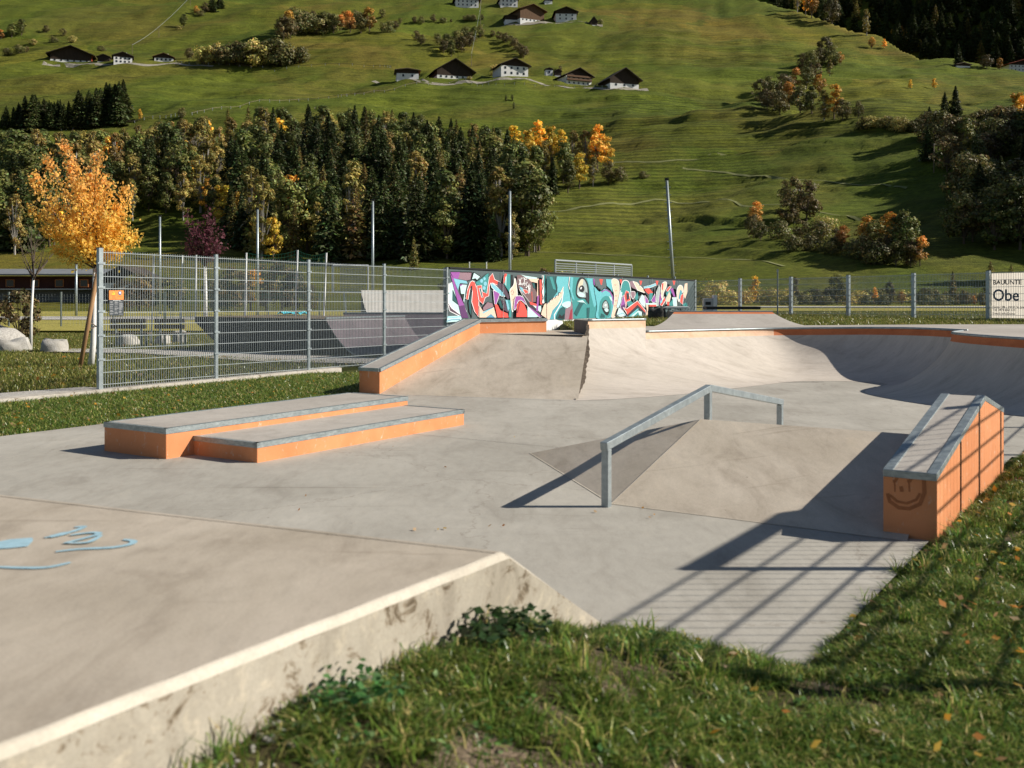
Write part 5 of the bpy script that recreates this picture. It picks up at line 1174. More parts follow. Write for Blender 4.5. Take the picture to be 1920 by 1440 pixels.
def broad_mesh(name, seed, h=16., wr=4.2, z0=.22, ncl=34, per=55, c=((.05, .075, .02), (.09, .10, .03)), leaf=.34, trunk='bark', gaps=1.0, topc=None, pointy=0.0, bare=0):
    g = np.random.default_rng(seed); Vs = []; Cs = []; tq = []
    fork = Vector((g.normal(0, .1), g.normal(0, .1), h * (z0 + .12))); tq.append(tube_quads([(0, 0, -1), fork * .5 + Vector((.05 * h / 16, 0, 0)), fork], .021 * h, .014 * h, 6))
    for i in range(ncl):
        a = g.random() * 6.283; zf = g.random() ** .85; zc = h * (z0 + (1 - z0) * (.06 + .86 * zf)); prof = math.sin(math.pi * min(1, (.13 + .87 * zf) ** (1 - .35 * pointy) * .93)) ** .75
        rr = wr * prof * math.sqrt(.1 + .9 * g.random()) * .82; cc = np.array([rr * math.cos(a), rr * math.sin(a), zc]); cr = wr * (.22 + .20 * g.random()) * gaps * (1 - .35 * zf * pointy)
        d = unit(g.normal(size=(per, 3))); C = cc + d * cr * (.55 + .5 * g.random((per, 1))) * np.array([1, 1, .82])
        oc = unit((C - np.array([0, 0, h * (z0 + .35 * (1 - z0))])) * np.array([1, 1, .8])); N_ = unit(d * .8 + oc * .7 + .42 * g.normal(size=(per, 3))); U = unit(np.cross(N_, g.normal(size=(per, 3)))); W = np.cross(N_, U); L = leaf * (.6 + .8 * g.random(per)); Vs.append(kites(C, U, W, L, L * .62))
        k = g.random(); base = np.array(c[0]) * (1 - k) + np.array(c[1]) * k
        if topc is not None: base = base * (1 - zf) + np.array(topc) * zf
        Cs.append(np.abs(base * (.7 + .6 * g.random((per, 1))) * (1 + .1 * g.normal(size=(per, 3)))))
        if i % 2 == 0: tq.append(tube_quads([fork * (.6 + .4 * g.random()), fork.lerp(Vector(cc), .55) + Vector((0, 0, -.2)), Vector(cc)], .008 * h, .0025 * h, 4))
    tq = np.concatenate(tq); V = np.concatenate(Vs); C = np.concatenate(Cs)
    return quads_object(name, np.concatenate([V, tq]), [M['leaf'], M[trunk]], np.concatenate([C, np.full((len(tq), 3), .1)]), np.r_[np.zeros(len(V)), np.ones(len(tq))], link=False).data
SP = [conifer_mesh("spruce", 10 + i, 20, 3.1 + .6 * (i % 3), 2600, (.030, .038, .012)) for i in range(4)]
LARCH = [conifer_mesh("larch", 30 + i, 17, 2.6, 1000, (.10, .085, .025)) for i in range(2)]
GRN = [broad_mesh("broadleaf", 50 + i, 18, 4.6, .06, 52, 56, ((.042, .055, .015), (.12, .12, .03)), .38) for i in range(3)]
OLV = [broad_mesh("birch", 60 + i, 19, 3.6, .08, 50, 52, ((.095, .084, .024), (.22, .165, .045)), .30, 'bark_pale', .95, None, .6) for i in range(3)]
YEL = [broad_mesh("yellow_tree", 70 + i, 13, 3.2, .15, 34, 48, ((.34, .23, .03), (.58, .36, .05)), .32, 'bark', 1.0, None, .4) for i in range(2)]
ORG = [broad_mesh("orange_tree", 80 + i, 12, 3.4, .12, 34, 50, ((.09, .07, .025), (.17, .10, .03)), .32, 'bark', 1.0, (.38, .19, .035)) for i in range(2)]
BRN = [broad_mesh("brown_tree", 90 + i, 11, 4.2, .10, 36, 46, ((.05, .045, .018), (.12, .09, .032)), .32, 'bark', 1.0) for i in range(2)]
MIX = [broad_mesh("mixed_tree", 96 + i, 12, 4.4, .08, 40, 46, ((.04, .046, .014), (.12, .105, .03)), .32, 'bark', 1.05) for i in range(2)]
BUSH = [broad_mesh("bush", 110 + i, 4.0, 2.4, .02, 26, 46, ((.17, .15, .045), (.36, .28, .085)), .17, 'bark', 1.15) for i in range(3)]
DBUSH = [broad_mesh("dark_bush", 120 + i, 4.0, 2.7, .0, 26, 46, ((.045, .05, .016), (.11, .095, .032)), .2, 'bark', 1.15) for i in range(2)]
KIND = dict(S=(SP, "spruce_tree", 20, "spruce"), L=(LARCH, "larch_tree", 17, "larch"), G=(GRN, "broadleaf_tree", 18, "broadleaf tree"), O=(OLV, "birch_tree", 19, "birch"), Y=(YEL, "yellow_tree", 13, "tree"), R=(ORG, "orange_tree", 12, "tree"),
            B=(BRN, "brown_tree", 11, "tree"), M=(MIX, "mixed_tree", 12, "tree"), U=(BUSH, "bush", 4, "bush"), D=(DBUSH, "dark_bush", 4, "bush"))
def plant(kind, p, h, label, group, wide=1.0, name=None):
    ms, nm, h0, cat = KIND[kind]; o = bpy.data.objects.new(name or nm, random.choice(ms)); COL.objects.link(o); s = h / h0
    o.location = p; o.scale = (s * wide, s * wide, s); o.rotation_euler = (random.uniform(-.03, .03), random.uniform(-.03, .03), random.random() * 6.28); return tag(o, label, cat, group)
def plant_px(kind, px, pb, pt, label, group, wide=1.0, y0=120.):
    b = hill_at(px, pb, y0); return plant(kind, b - Vector((0, 0, .2)), (pb - pt) * b.y / F, label, group, wide)

# ---- the autumn wood behind the left fence
TOPX = [0, 60, 110, 220, 330, 400, 480, 560, 640, 700, 760, 830, 880, 950, 1015]; TOPY = [262, 256, 262, 258, 240, 228, 218, 216, 216, 222, 228, 240, 246, 262, 335]
BOTX = [0, 70, 120, 260, 330, 400, 450, 500, 640, 780, 900, 980, 1015]; BOTY = [482, 475, 452, 418, 410, 430, 470, 494, 494, 490, 488, 484, 478]
LBL = dict(S="dark green spruce in the autumn wood behind the left fence", L="yellow green larch in the autumn wood behind the left fence", G="rounded green broadleaf tree in the autumn wood behind the left fence", O="pale brown birch in the autumn wood behind the left fence", Y="golden yellow tree in the autumn wood behind the left fence")
placed = []; gridp = {}
def free(x, y, d):
    cx, cy = int(x // d), int(y // d)
    for i in (-1, 0, 1):
        for j in (-1, 0, 1):
            for q in gridp.get((cx + i, cy + j), ()):
                if (q[0] - x) ** 2 + (q[1] - y) ** 2 < d * d: return False
    gridp.setdefault((cx, cy), []).append((x, y)); return True
cnt = 0; tries = 0
while cnt < 430 and tries < 12000:
    tries += 1; px = random.uniform(-25, 1012); lo = np.interp(px, BOTX, BOTY); hi = np.interp(px, TOPX, TOPY) + 58
    if hi > lo - 4: hi = lo - 4
    pb = lo - (lo - hi) * random.random() ** 1.15; b = hill_at(px, pb, 130.)
    if not free(b.x, b.y, 5.5): continue
    f = px / 1000; r_ = random.random()
    if f < .12: k = 'G' if r_ < .5 else ('O' if r_ < .75 else ('S' if r_ < .93 else 'Y'))
    elif f < .42: k = 'O' if r_ < .58 else ('G' if r_ < .75 else ('S' if r_ < .92 else 'Y'))
    elif f < .60: k = 'S' if r_ < .38 else ('G' if r_ < .68 else ('O' if r_ < .9 else ('L' if r_ < .96 else 'Y')))
    elif f < .93: k = 'S' if r_ < .66 else ('L' if r_ < .76 else ('G' if r_ < .88 else 'O'))
    else: k = 'G' if r_ < .5 else ('O' if r_ < .8 else 'S')
    if k == 'S' and pb < hi + .3 * (lo - hi) and random.random() < .7: k = random.choice('GGOL')
    top = np.interp(px, TOPX, TOPY); hmax = (pb - (top - 22)) * b.y / F; h = KIND[k][2] * random.uniform(.62, 1.15); h = min(h, max(hmax, 7))
    plant(k, b - Vector((0, 0, .3)), h, LBL[k], KIND[k][1].replace('_', ' ') + "s of the autumn wood", random.uniform(.85, 1.2)); cnt += 1
# the golden group right of the wood
for i, (px, pb, pt, k) in enumerate([(964, 306, 232, 'Y'), (990, 312, 240, 'Y'), (1012, 300, 224, 'Y'), (1034, 318, 232, 'Y'), (1052, 312, 240, 'Y'), (1075, 318, 240, 'O'), (1098, 322, 234, 'O'), (1120, 322, 232, 'Y'), (1136, 318, 254, 'Y'), (1086, 352, 284, 'Y'), (1020, 336, 258, 'O'), (1056, 344, 262, 'G'), (1004, 340, 268, 'G'), (1112, 350, 290, 'O'), (1140, 345, 300, 'B'), (1160, 340, 312, 'D'), (976, 352, 285, 'G'), (1035, 365, 292, 'S'), (1065, 362, 298, 'G')]):
    plant_px(k, px, pb, pt, dict(Y="bright golden tree in the group at the right end of the wood", O="yellowish birch in the golden group at the right end of the wood", G="green tree among the golden group at the right end of the wood", B="brown tree at the right rim of the golden group", D="low dark bush at the right rim of the golden group", S="single dark spruce beneath the golden group")[k], "golden trees at the right end of the wood" if k in 'YOG' else None, 1.05)
# right edge trees of the wood
for px, pb, pt, k in [(985, 480, 372, 'G'), (1002, 472, 350, 'O'), (960, 486, 390, 'O'), (1008, 430, 335, 'G'), (925, 490, 395, 'S'), (776, 506, 442, 'L')]:
    plant_px(k, px, pb, pt, "small yellow green larch standing alone before the wood" if px == 776 else LBL[k], None if px == 776 else KIND[k][1].replace('_', ' ') + "s of the autumn wood")
# ---- spruce clump far left
for i in range(40):
    px = random.uniform(5, 258); pb = 226 + (250 - px) * .055 + random.uniform(-9, 12); tp = np.interp(px, [0, 60, 100, 150, 200, 240, 262], [205, 176, 192, 168, 152, 150, 175]) + random.uniform(-3, 14)
    plant_px('S', px, pb, tp, "dark spruce of the clump on the meadow above the wood at left", "spruces of the clump on the left meadow", 1.3)
plant_px('Y', 262, 226, 203, "small yellow tree at the right end of the left spruce clump", None); plant_px('B', 341, 223, 200, "small dark round tree on the meadow above the wood", None)
# ---- scattered hillside growth: (kind, px, base, top, width, label, group)
LST = []
g1 = "bushes on the bank above the left farm"
for px, pb, pt, k in [(2, 74, 55, 'R'), (22, 70, 40, 'G'), (40, 66, 34, 'G'), (86, 62, 46, 'B'), (118, 68, 52, 'B'), (14, 104, 90, 'D'), (36, 100, 84, 'D'), (50, 98, 86, 'B'), (100, 80, 68, 'D'), (62, 84, 72, 'U'), (136, 80, 66, 'U'), (190, 96, 86, 'D')]: LST.append((k, px, pb, pt, 1.3, "round green tree on the bank above the left farm" if k == 'G' else "small autumn bush on the bank above the left farm", g1))
for px, pb, pt in [(355, 112, 88)]: LST.append(('B', px, pb, pt, 1.0, "round bare brown bush beside the low white house", None))
g2 = "trees at the top edge above the left meadow"
for px, pb, pt, k in [(344, 50, 25, 'G'), (335, 56, 48, 'U'), (368, 28, 10, 'R'), (384, 24, 4, 'B'), (398, 22, -12, 'S'), (412, 16, -14, 'S'), (376, 30, 20, 'D')]: LST.append((k, px, pb, pt, 1.3, "tree near the top edge", g2))
g3 = "bushes of the long dark hedge on the left meadow"
for i in range(26): px = 378 + i * 7.4 + random.uniform(-3, 3); LST.append((random.choice('DDBBUR'), px, 118 + random.uniform(-3, 4) + 4 * math.sin(i * .12), 96 + random.uniform(-12, 4) - 12 * math.sin(i / 26 * 3.14), 1.15, "bush of the long dark hedge on the left meadow", g3))
g4 = "trees of the upper hedge left of centre"
for i in range(22): px = 530 + i * 7.8 + random.uniform(-3, 3); LST.append((random.choice('BMDRB'), px, 62 - .9 * i * .4 + random.uniform(-4, 8) + (6 if px < 560 else 0), 26 + random.uniform(-12, 6), 1.15, "tree of the upper hedge left of centre", g4))
for px, pb, pt in [(716, 34, 16), (697, 30, 20), (726, 62, 40), (742, 56, 38), (750, 44, 33), (778, 44, 30), (790, 46, 30), (812, 42, 26), (831, 43, 32), (875, 40, 28), (886, 40, 27), (904, 38, 26), (846, 42, 35)]: LST.append((random.choice('BDMB'), px, pb, pt, 1.2, "small dark tree on the upper meadow left of the brown barn", "small trees on the upper meadow"))
g5 = "trees of the grove above the huge dark barn"
for px, pb, pt, k in [(820, 84, 62, 'M'), (838, 92, 62, 'M'), (846, 106, 72, 'G'), (832, 100, 74, 'B'), (858, 90, 56, 'M'), (872, 82, 50, 'M'), (888, 76, 46, 'G'), (900, 70, 46, 'M'), (866, 98, 66, 'B'), (880, 88, 58, 'B'), (780, 76, 56, 'B'), (790, 84, 64, 'B')]: LST.append((k, px, pb, pt, 1.2, "broad tree of the grove above the huge dark barn", g5))
g6 = "dark bushes in the row above the tall white farmhouse"
for px, pb, pt in [(924, 70, 56), (936, 76, 58), (948, 80, 60), (958, 88, 66), (966, 94, 72), (974, 102, 80), (982, 110, 84), (966, 86, 70)]: LST.append(('B', px, pb, pt, 1.2, "dark bush of the row above the tall white farmhouse", g6))
LST += [('D', 868, 142, 132, 1.2, "small bush in front of the huge dark barn", None), ('U', 927, 142, 120, .8, "pale yellow bush left of the tall white farmhouse", None), ('D', 1062, 38, 27, 1.6, "dark bush before the top white house", None), ('B', 1050, 136, 122, .8, "small bare tree between the tiny hut and the chalet", None), ('D', 1124, 46, 36, 1.3, "bush right of the pointed hut", None)]
for px, pb, pt in [(949, 191, 177), (961, 190, 176), (963, 205, 190)]: LST.append(('G', px, pb, pt, .9, "one of three small round trees on the meadow below the farms", "three small trees below the farms"))
# right hand grove
g7 = "trees of the big grove on the right slope"
for px, pb, pt, k in [(1548, 108, 68, 'B'), (1560, 126, 84, 'M'), (1536, 124, 88, 'B'), (1520, 132, 94, 'M'), (1505, 128, 98, 'B'), (1556, 144, 108, 'O'), (1575, 122, 96, 'R'), (1440, 176, 142, 'M'), (1426, 190, 146, 'B'), (1450, 200, 150, 'M'), (1468, 196, 136, 'B'), (1490, 168, 126, 'R'), (1512, 166, 124, 'M'), (1480, 206, 152, 'R'), (1500, 214, 160, 'M'), (1522, 212, 160, 'G'), (1536, 180, 138, 'R'), (1545, 226, 164, 'O'), (1564, 222, 156, 'Y'), (1580, 226, 184, 'B'), (1438, 206, 166, 'B'), (1462, 216, 168, 'B'), (1530, 150, 118, 'B')]: LST.append((k, px, pb, pt, 1.15, {'R': "orange topped tree of the big grove on the right slope", 'Y': "yellow tree of the big grove on the right slope", 'G': "green tree of the big grove on the right slope", 'O': "pale birch of the big grove on the right slope"}.get(k, "dark tree of the big grove on the right slope"), g7))
LST.append(('M', 1610, 222, 188, .9, "single small pine-like tree right of the big grove", None))
for i in range(14): LST.append((random.choice('UDUD'), 1616 + i * 9 + random.uniform(-3, 3), 240 + i * .4 + random.uniform(-4, 6), 218 + random.uniform(-4, 6), 1.2, "bush of the hedge joining the grove and the right wood", "hedge bushes on the right slope"))
for px, pb, pt, k, l in [(1707, 168, 148, 'Y', "small yellow green tree alone on the rounded meadow, left one"), (1752, 168, 146, 'Y', "small yellow green tree alone on the rounded meadow, right one"), (1634, 92, 68, 'R', "orange tree on the crest terrace, left one"), (1658, 92, 72, 'Y', "small yellow tree on the crest terrace"), (1700, 88, 58, 'R', "taller orange tree on the crest terrace"), (1726, 100, 72, 'O', "pale birch at the crest beside the rail fence"), (1645, 62, 36, 'R', "broad orange tree on the very crest"), (1672, 66, 54, 'Y', "small yellow tree on the very crest"), (1797, 124, 80, 'S', "pale spruce in front of the dark forest"), (1750, 108, 84, 'S', "small spruce at the foot of the dark forest"), (1850, 130, 100, 'B', "round brown tree left of the long white house"), (1874, 132, 108, 'R', "orange tree left of the long white house")]: LST.append((k, px, pb, pt, 1.1, l, None))
# right wood
g8 = "trees of the dark wood at the right edge"
for i in range(60):
    px = random.uniform(1740, 1960); pb = random.uniform(262, 470); 
    if px < 1800 and pb > 330: continue
    k = random.choice('MBMSGB'); LST.append((k, px, pb, pb - random.uniform(48, 80) * (1 + (pb - 260) / 300), 1.15, "dark tree of the shaded wood at the right edge", g8))
for px, pb, pt, k in [(1790, 270, 160, 'S'), (1770, 262, 172, 'S'), (1760, 282, 204, 'M'), (1782, 288, 214, 'B'), (1740, 272, 206, 'B'), (1812, 290, 224, 'O'), (1880, 270, 196, 'M'), (1905, 250, 170, 'Y'), (1918, 262, 178, 'Y'), (1850, 266, 200, 'M'), (1830, 270, 205, 'B')]: LST.append((k, px, pb, pt, 1.1, {'S': "tall ragged spruce at the left rim of the right wood", 'Y': "golden tree at the top of the right wood", 'O': "pale birch at the left rim of the right wood"}.get(k, "dark tree of the shaded wood at the right edge"), g8))
# lower right clump
g9 = "trees of the lower right clump behind the bowl"
for px, pb, pt, k in [(1418, 428, 375, 'R'), (1412, 446, 400, 'B'), (1426, 452, 412, 'M'), (1490, 418, 364, 'O'), (1475, 424, 372, 'B'), (1512, 414, 336, 'B'), (1484, 398, 330, 'B'), (1530, 452, 412, 'D'), (1545, 440, 400, 'U'), (1500, 450, 408, 'B'), (1460, 448, 412, 'D'), (1580, 470, 420, 'R'), (1570, 462, 424, 'B'), (1625, 470, 402, 'R'), (1640, 474, 410, 'M'), (1668, 480, 395, 'R'), (1690, 486, 386, 'G'), (1700, 496, 400, 'G'), (1725, 498, 440, 'R'), (1708, 500, 446, 'B'), (1660, 496, 438, 'B'), (1612, 486, 442, 'D'), (1640, 496, 450, 'D'), (1680, 500, 448, 'M'), (1560, 476, 444, 'D'), (1485, 470, 438, 'D'), (1520, 472, 440, 'D')]: LST.append((k, px, pb, pt, 1.1, {'R': "orange crowned tree of the lower right clump behind the bowl", 'G': "tall green tree of the lower right clump", 'O': "pale birch at the left of the lower right clump", 'U': "brownish bush in the lower right clump"}.get(k, "dark bush of the lower right clump"), g9))
LST += [('D', 1206, 334, 320, 1.3, "lone dark bush on the slope right of the golden group", None), ('U', 880, 150, 142, 1.4, "small bush beneath the huge dark barn", None)]
for k, px, pb, pt, wd, lb, g in LST: plant_px(k, px, pb, pt, lb, g, wd)
# shadow-casting trees on the shoulder just past the right edge
for i in range(26):
    Y = random.uniform(150, 340); X = Y * .53 + random.uniform(4, 30); plant(random.choice('SSMG'), Vector((X, Y, float(H(X, Y)) - .3)), random.uniform(14, 22), "unseen dark tree on the added shoulder past the right edge", "trees on the right shoulder", 1.2)
# ---- dark forest behind the crest
cnt = tries = 0; gridp = {}
while cnt < 280 and tries < 6000:
    tries += 1; px = random.uniform(1425, 1965); py = random.uniform(-70, 128)
    if py > np.interp(px, _spx, _spy) + 14: continue
    b = hill_at(px, py, 760.)
    if b.y < 790 or not free(b.x, b.y, 9.5): continue
    top = 26 * random.uniform(.75, 1.15); plant('S' if random.random() < .9 else 'L', b - Vector((0, 0, 1)), top, "dark conifer of the shaded forest beyond the crest at top right", "conifers of the shaded forest at top right", 1.35, name="fir_tree"); cnt += 1
for px, py, k in [(1478, 12, 'R'), (1495, 22, 'O'), (1510, 28, 'Y'), (1522, 34, 'R'), (1545, 40, 'G'), (1560, 44, 'B'), (1625, 66, 'O'), (1690, 80, 'R')]:
    b = hill_at(px, py, 200.); plant(k, b, 18, "autumn tree on the rim before the dark forest at top right", "autumn trees along the crest")

# ---- bushes and small trees beyond the right fence
g10 = "autumn bushes along the field beyond the right fence"
for px, pt, k, wd in [(1318, 540, 'U', 1.2), (1342, 520, 'U', 1.25), (1365, 543, 'U', 1.3), (1395, 538, 'U', 1.2), (1416, 514, 'Y', .8), (1440, 534, 'U', 1.3), (1466, 536, 'U', 1.3), (1492, 516, 'B', .6), (1505, 548, 'D', 1.3), (1530, 546, 'D', 1.3), (1555, 535, 'B', 1.), (1570, 512, 'M', .9), (1592, 548, 'U', 1.2), (1612, 542, 'U', 1.2), (1640, 536, 'Y', .9), (1625, 552, 'D', 1.4), (1668, 524, 'B', .6), (1690, 544, 'R', 1.1), (1712, 560, 'R', 1.), (1735, 552, 'D', 1.4), (1762, 556, 'D', 1.4), (1787, 506, 'L', 1.1), (1808, 540, 'B', 1.), (1826, 556, 'R', .9), (1842, 545, 'B', 1.1), (1858, 487, 'L', 1.25), (1894, 494, 'L', 1.2), (1775, 558, 'D', 1.3), (1655, 558, 'D', 1.3), (1545, 558, 'D', 1.4), (1480, 554, 'D', 1.3), (1900, 552, 'D', 1.4)]:
    D = random.uniform(66, 80); X = (px - 960) * D / F; zb_ = float(H(X, D)); h = CAM_Z - (pt - HY) * D / F - zb_
    plant(k, Vector((X, D, zb_ - .1)), max(h, .8), {'U': "straw coloured bush beyond the right fence", 'Y': "small golden tree beyond the right fence", 'B': "thin brown tree beyond the right fence", 'D': "low dark green bush beyond the right fence", 'M': "dull green small tree beyond the right fence", 'R': "orange bush beyond the right fence", 'L': "yellow green larch beyond the right fence near the banner"}[k], g10, wd)
for i in range(58):
    px = 1305 + i * 9.6 + random.uniform(-4, 4); D = random.uniform(80, 96); X = (px - 960) * D / F; zb_ = float(H(X, D)); pt = random.uniform(536, 560); k = random.choice('UUUDDBO' if px < 1560 else 'UDDBB'); h = CAM_Z - (pt - HY) * D / F - zb_
    plant(k, Vector((X, D, zb_ - .1)), max(h, 1.0), "bush in the olive belt behind the road beyond the right fence", "bushes of the belt behind the road", 1.3 if k in 'UD' else .9)
# brown hedge behind the nets on the left
for px, pt, k, wd in [(230, 520, 'B', 1.2), (262, 508, 'B', 1.2), (290, 520, 'B', 1.1), (325, 515, 'B', 1.2), (440, 498, 'B', 1.2), (470, 503, 'R', 1.2), (500, 492, 'B', 1.1), (528, 490, 'B', 1.2), (550, 506, 'B', 1.1), (420, 515, 'B', 1.1), (580, 530, 'B', 1.1), (400, 520, 'B', 1.1), (850, 500, 'B', 1.), (1025, 500, 'B', .9), (1060, 503, 'U', 1.1)]:
    D = random.uniform(96, 104); X = (px - 960) * D / F; zb_ = float(H(X, D)); h = CAM_Z - (pt - HY) * D / F - zb_; plant(k, Vector((X, D, zb_ - .1)), h, "russet bush of the hedge behind the green nets" if k == 'R' else "brown bush of the hedge behind the green nets", "hedge bushes behind the green nets", wd)
b = Vector((-15.8, 32.5, -.1)); plant('B', b, 1.9, "dry brown shrub behind the dirt mound at the left edge", None, 1.0)

# ------------------------------------------------------------------ single small trees near the fence
def limb(mb, a, b, r0, r1, bend=.08, n=6, seed=0):
    g = random.Random(seed); a = Vector(a); b = Vector(b); L = []; off = Vector((g.uniform(-1, 1), g.uniform(-1, 1), g.uniform(-.3, .6))) * (b - a).length * bend
    for i in range(n + 1): s = i / n; L.append(a.lerp(b, s) + off * 4 * s * (1 - s))
    mb.tube(L, r0, 6, 0, r1); return L
D = 23.4; T = thing("maple_tree", "young maple with glowing orange yellow leaves and white trunk behind the left fence", "tree", (-9.7, D, -.05))
tk = MB(); base = PB(170, 688, D); base.z = -.1; fork = PB(178, 500, D)
tk.tube([base, base.lerp(fork, .25) + Vector((.035, 0, 0)), base.lerp(fork, .6) + Vector((.02, 0, 0)), fork], .075, 9, 0, .045); tk.build("trunk", M['bark_white'], T, True)
lm = MB(); Cs = []; Us = []; Sz = []; cl = []
tips = [(120, 272, .2, 1.), (184, 294, -.2, 1.), (237, 350, .3, .9), (254, 440, .2, .9), (66, 332, -.4, .95), (56, 392, .4, .9), (104, 470, .2, .8), (150, 345, -.6, 1.), (208, 405, -.6, 1.), (128, 420, -.7, 1.), (180, 372, .7, 1.), (222, 468, -.4, .8), (90, 300, .8, .9), (140, 400, .6, 1.), (196, 440, .5, .9), (158, 455, -.6, .8), (98, 390, .1, 1.), (222, 385, .1, .9), (136, 312, .2, .95), (172, 330, .1, .95), (84, 430, -.3, .9), (232, 420, -.2, .9), (200, 340, -.1, .8)]
g = np.random.default_rng(4)
for i, (px, py, dz, den) in enumerate(tips):
    tip = PB(px, py, D + dz); st_ = fork.lerp(base, .02) + Vector((0, 0, .05 * (i % 3))); L = limb(lm, st_, tip, .024, .006, .06, 8, i)
    n = int(440 * den); s = g.random(n) ** .75 * .74 + .29; k = np.minimum((s * 8).astype(int), 7); fr_ = np.minimum(s * 8 - k, 1.08)
    A = np.array([tuple(L[j]) for j in k]); B = np.array([tuple(L[j + 1]) for j in k]); Cc = A + (B - A) * fr_[:, None]; Cc += g.normal(size=(n, 3)) * (.185 * (1.2 - .75 * s))[:, None] * np.array([1, 1, .8])
    Cs.append(Cc); zf = (Cc[:, 2] - 1.9) / 2.9; c0 = np.array([.95, .69, .14]); c1 = np.array([.90, .50, .16]); t_ = np.clip(zf * 1.15 - .22 + g.normal(0, .2, n), 0, 1)[:, None]; cl.append((c0 * (1 - t_) + c1 * t_) * (.6 + .55 * g.random((n, 1))))
Cs = np.concatenate(Cs); cl = np.concatenate(cl); n = len(Cs); U = unit(g.normal(size=(n, 3)) + [0, 0, -.7]); W = unit(np.cross(U, g.normal(size=(n, 3)))); L = .035 * (.6 + .8 * g.random(n))
lm.build("limbs", M['bark'], T, True); o = quads_object("crown", kites(Cs - np.array(T.location), U, W, L, L * .8), M['maple'], cl, parent=T)
a = PB(148, 690, 23.0); a.z = -.2; b = PB(185, 500, 23.2); tag(MB().tube([a, b], .05, 8).build("tree_stake", M['wood_stake'], None, True), "leaning round wooden stake propping the orange maple", "stake")
tie = MB().tube([PB(163, 612, 23.05), PB(172, 606, 23.2), PB(181, 612, 23.4), PB(172, 616, 23.3), PB(163, 612, 23.05)], .012, 5); tie.build("stake_tie", M['woodp'], bpy.data.objects['tree_stake'])
# bare sapling
D = 30; T = thing("bare_tree", "leafless young tree with slim white trunk to the left of the maple", "tree", (-14.2, D, -.05)); tk = MB(); base = PB(58, 660, D); base.z = -.1; fork = PB(63, 520, D); tk.tube([base, base.lerp(fork, .5) + Vector((-.03, 0, 0)), fork], .045, 7, 0, .03); tk.build("trunk", M['bark_white'], T, True)
lm = MB()
for i, (px, py) in enumerate([(60, 425), (40, 470), (84, 455), (96, 478), (52, 440), (74, 430), (45, 500), (88, 490), (66, 440), (34, 455), (104, 470)]):
    L = limb(lm, fork.lerp(base, .02 * (i % 3)), PB(px, py, D + random.uniform(-.5, .5)), .022, .005, .10, 6, 50 + i)
    for j in range(4): q = L[2 + j]; limb(lm, q, q + Vector((random.uniform(-.35, .35), random.uniform(-.3, .3), random.uniform(.15, .5))), .008, .003, .1, 3, 70 + i * 4 + j)
lm.build("branches", M['bark'], T)
# purple-leaved tree
D = 72; T = thing("plum_tree", "slim dark purple leaved tree between the second and third fence posts", "tree", tuple(PB(386, 592, D))); tk = MB(); base = PB(386, 600, D); base.z = -.1; fork = PB(384, 500, D); tk.tube([base, fork], .16, 7, 0, .1); tk.build("trunk", M['bark_white'], T, True); lm = MB(); Cs = []; g = np.random.default_rng(8)
for i, (px, py) in enumerate([(352, 395), (372, 412), (388, 408), (404, 408), (414, 434), (362, 428), (424, 462), (346, 456), (395, 430), (380, 440), (408, 456), (360, 462), (390, 395)]):
    L = limb(lm, fork, PB(px, py, D + random.uniform(-1, 1)), .05, .015, .08, 6, 200 + i); n = 85; s = g.random(n) * .8 + .22; k = np.minimum((s * 6).astype(int), 5); fr_ = np.minimum(s * 6 - k, 1.1); A = np.array([tuple(L[j]) for j in k]); B = np.array([tuple(L[j + 1]) for j in k]); Cs.append(A + (B - A) * fr_[:, None] + g.normal(size=(n, 3)) * .2)
Cs = np.concatenate(Cs); n = len(Cs); U = unit(g.normal(size=(n, 3))); W = unit(np.cross(U, g.normal(size=(n, 3)))); L = .12 * (.6 + .8 * g.random(n)); lm.build("limbs", M['bark'], T); quads_object("crown", kites(Cs - np.array(T.location), U, W, L, L * .7), M['maple'], np.array([.13, .045, .06]) * (.5 + g.random((n, 1))), parent=T)

# ------------------------------------------------------------------ near grass bank
PE = Vector((1.13, 4.15, 0)); BB = Vector((.50, 4.76, 0))
def GB(x, y):
    x = np.asarray(x, float); y = np.asarray(y, float)
    dr = (x - PE.x) * u.y - (y - PE.y) * u.x; a = (x - PE.x) * u.x + (y - PE.y) * u.y; s = -((x - BB.x) * u.x + (y - BB.y) * u.y); dw = (x - BB.x) * u.y - (y - BB.y) * u.x
    edge = .07 * wav(x, y, 1.3, 31) + .03 * wav(x, y, .35, 32)
    d = np.maximum(np.minimum(dr, 6.95 - a), s - .02) + edge
    z = np.where(d > 0, -.03 + .12 * sm(0, .25, d), -.03 + np.maximum(d, -.6) * 1.2)
    z = z + .27 * sm(.1, 1.3, s) * (1 - sm(.1, 1.5, dw)) + .03 * wav(x, y, .9, 33) * sm(0, .3, d) + .10 * sm(.6, 2.5, dr) * sm(0, 2, a)
    return z, d, dw, s
xs = np.arange(-4.5, 12.01, .1); ys = np.arange(-3, 13, .1); gxx, gyy = np.meshgrid(xs, ys); zz_, dd_, dw_, _ = GB(gxx, gyy)
zz_ = np.where(dw_ < -.12, -.45, zz_)
structure(MB().grid([[(gxx[i, j], gyy[i, j], zz_[i, j]) for j in range(len(xs))] for i in range(len(ys))]), "grass_bank", M['lawn_dirt'], True)

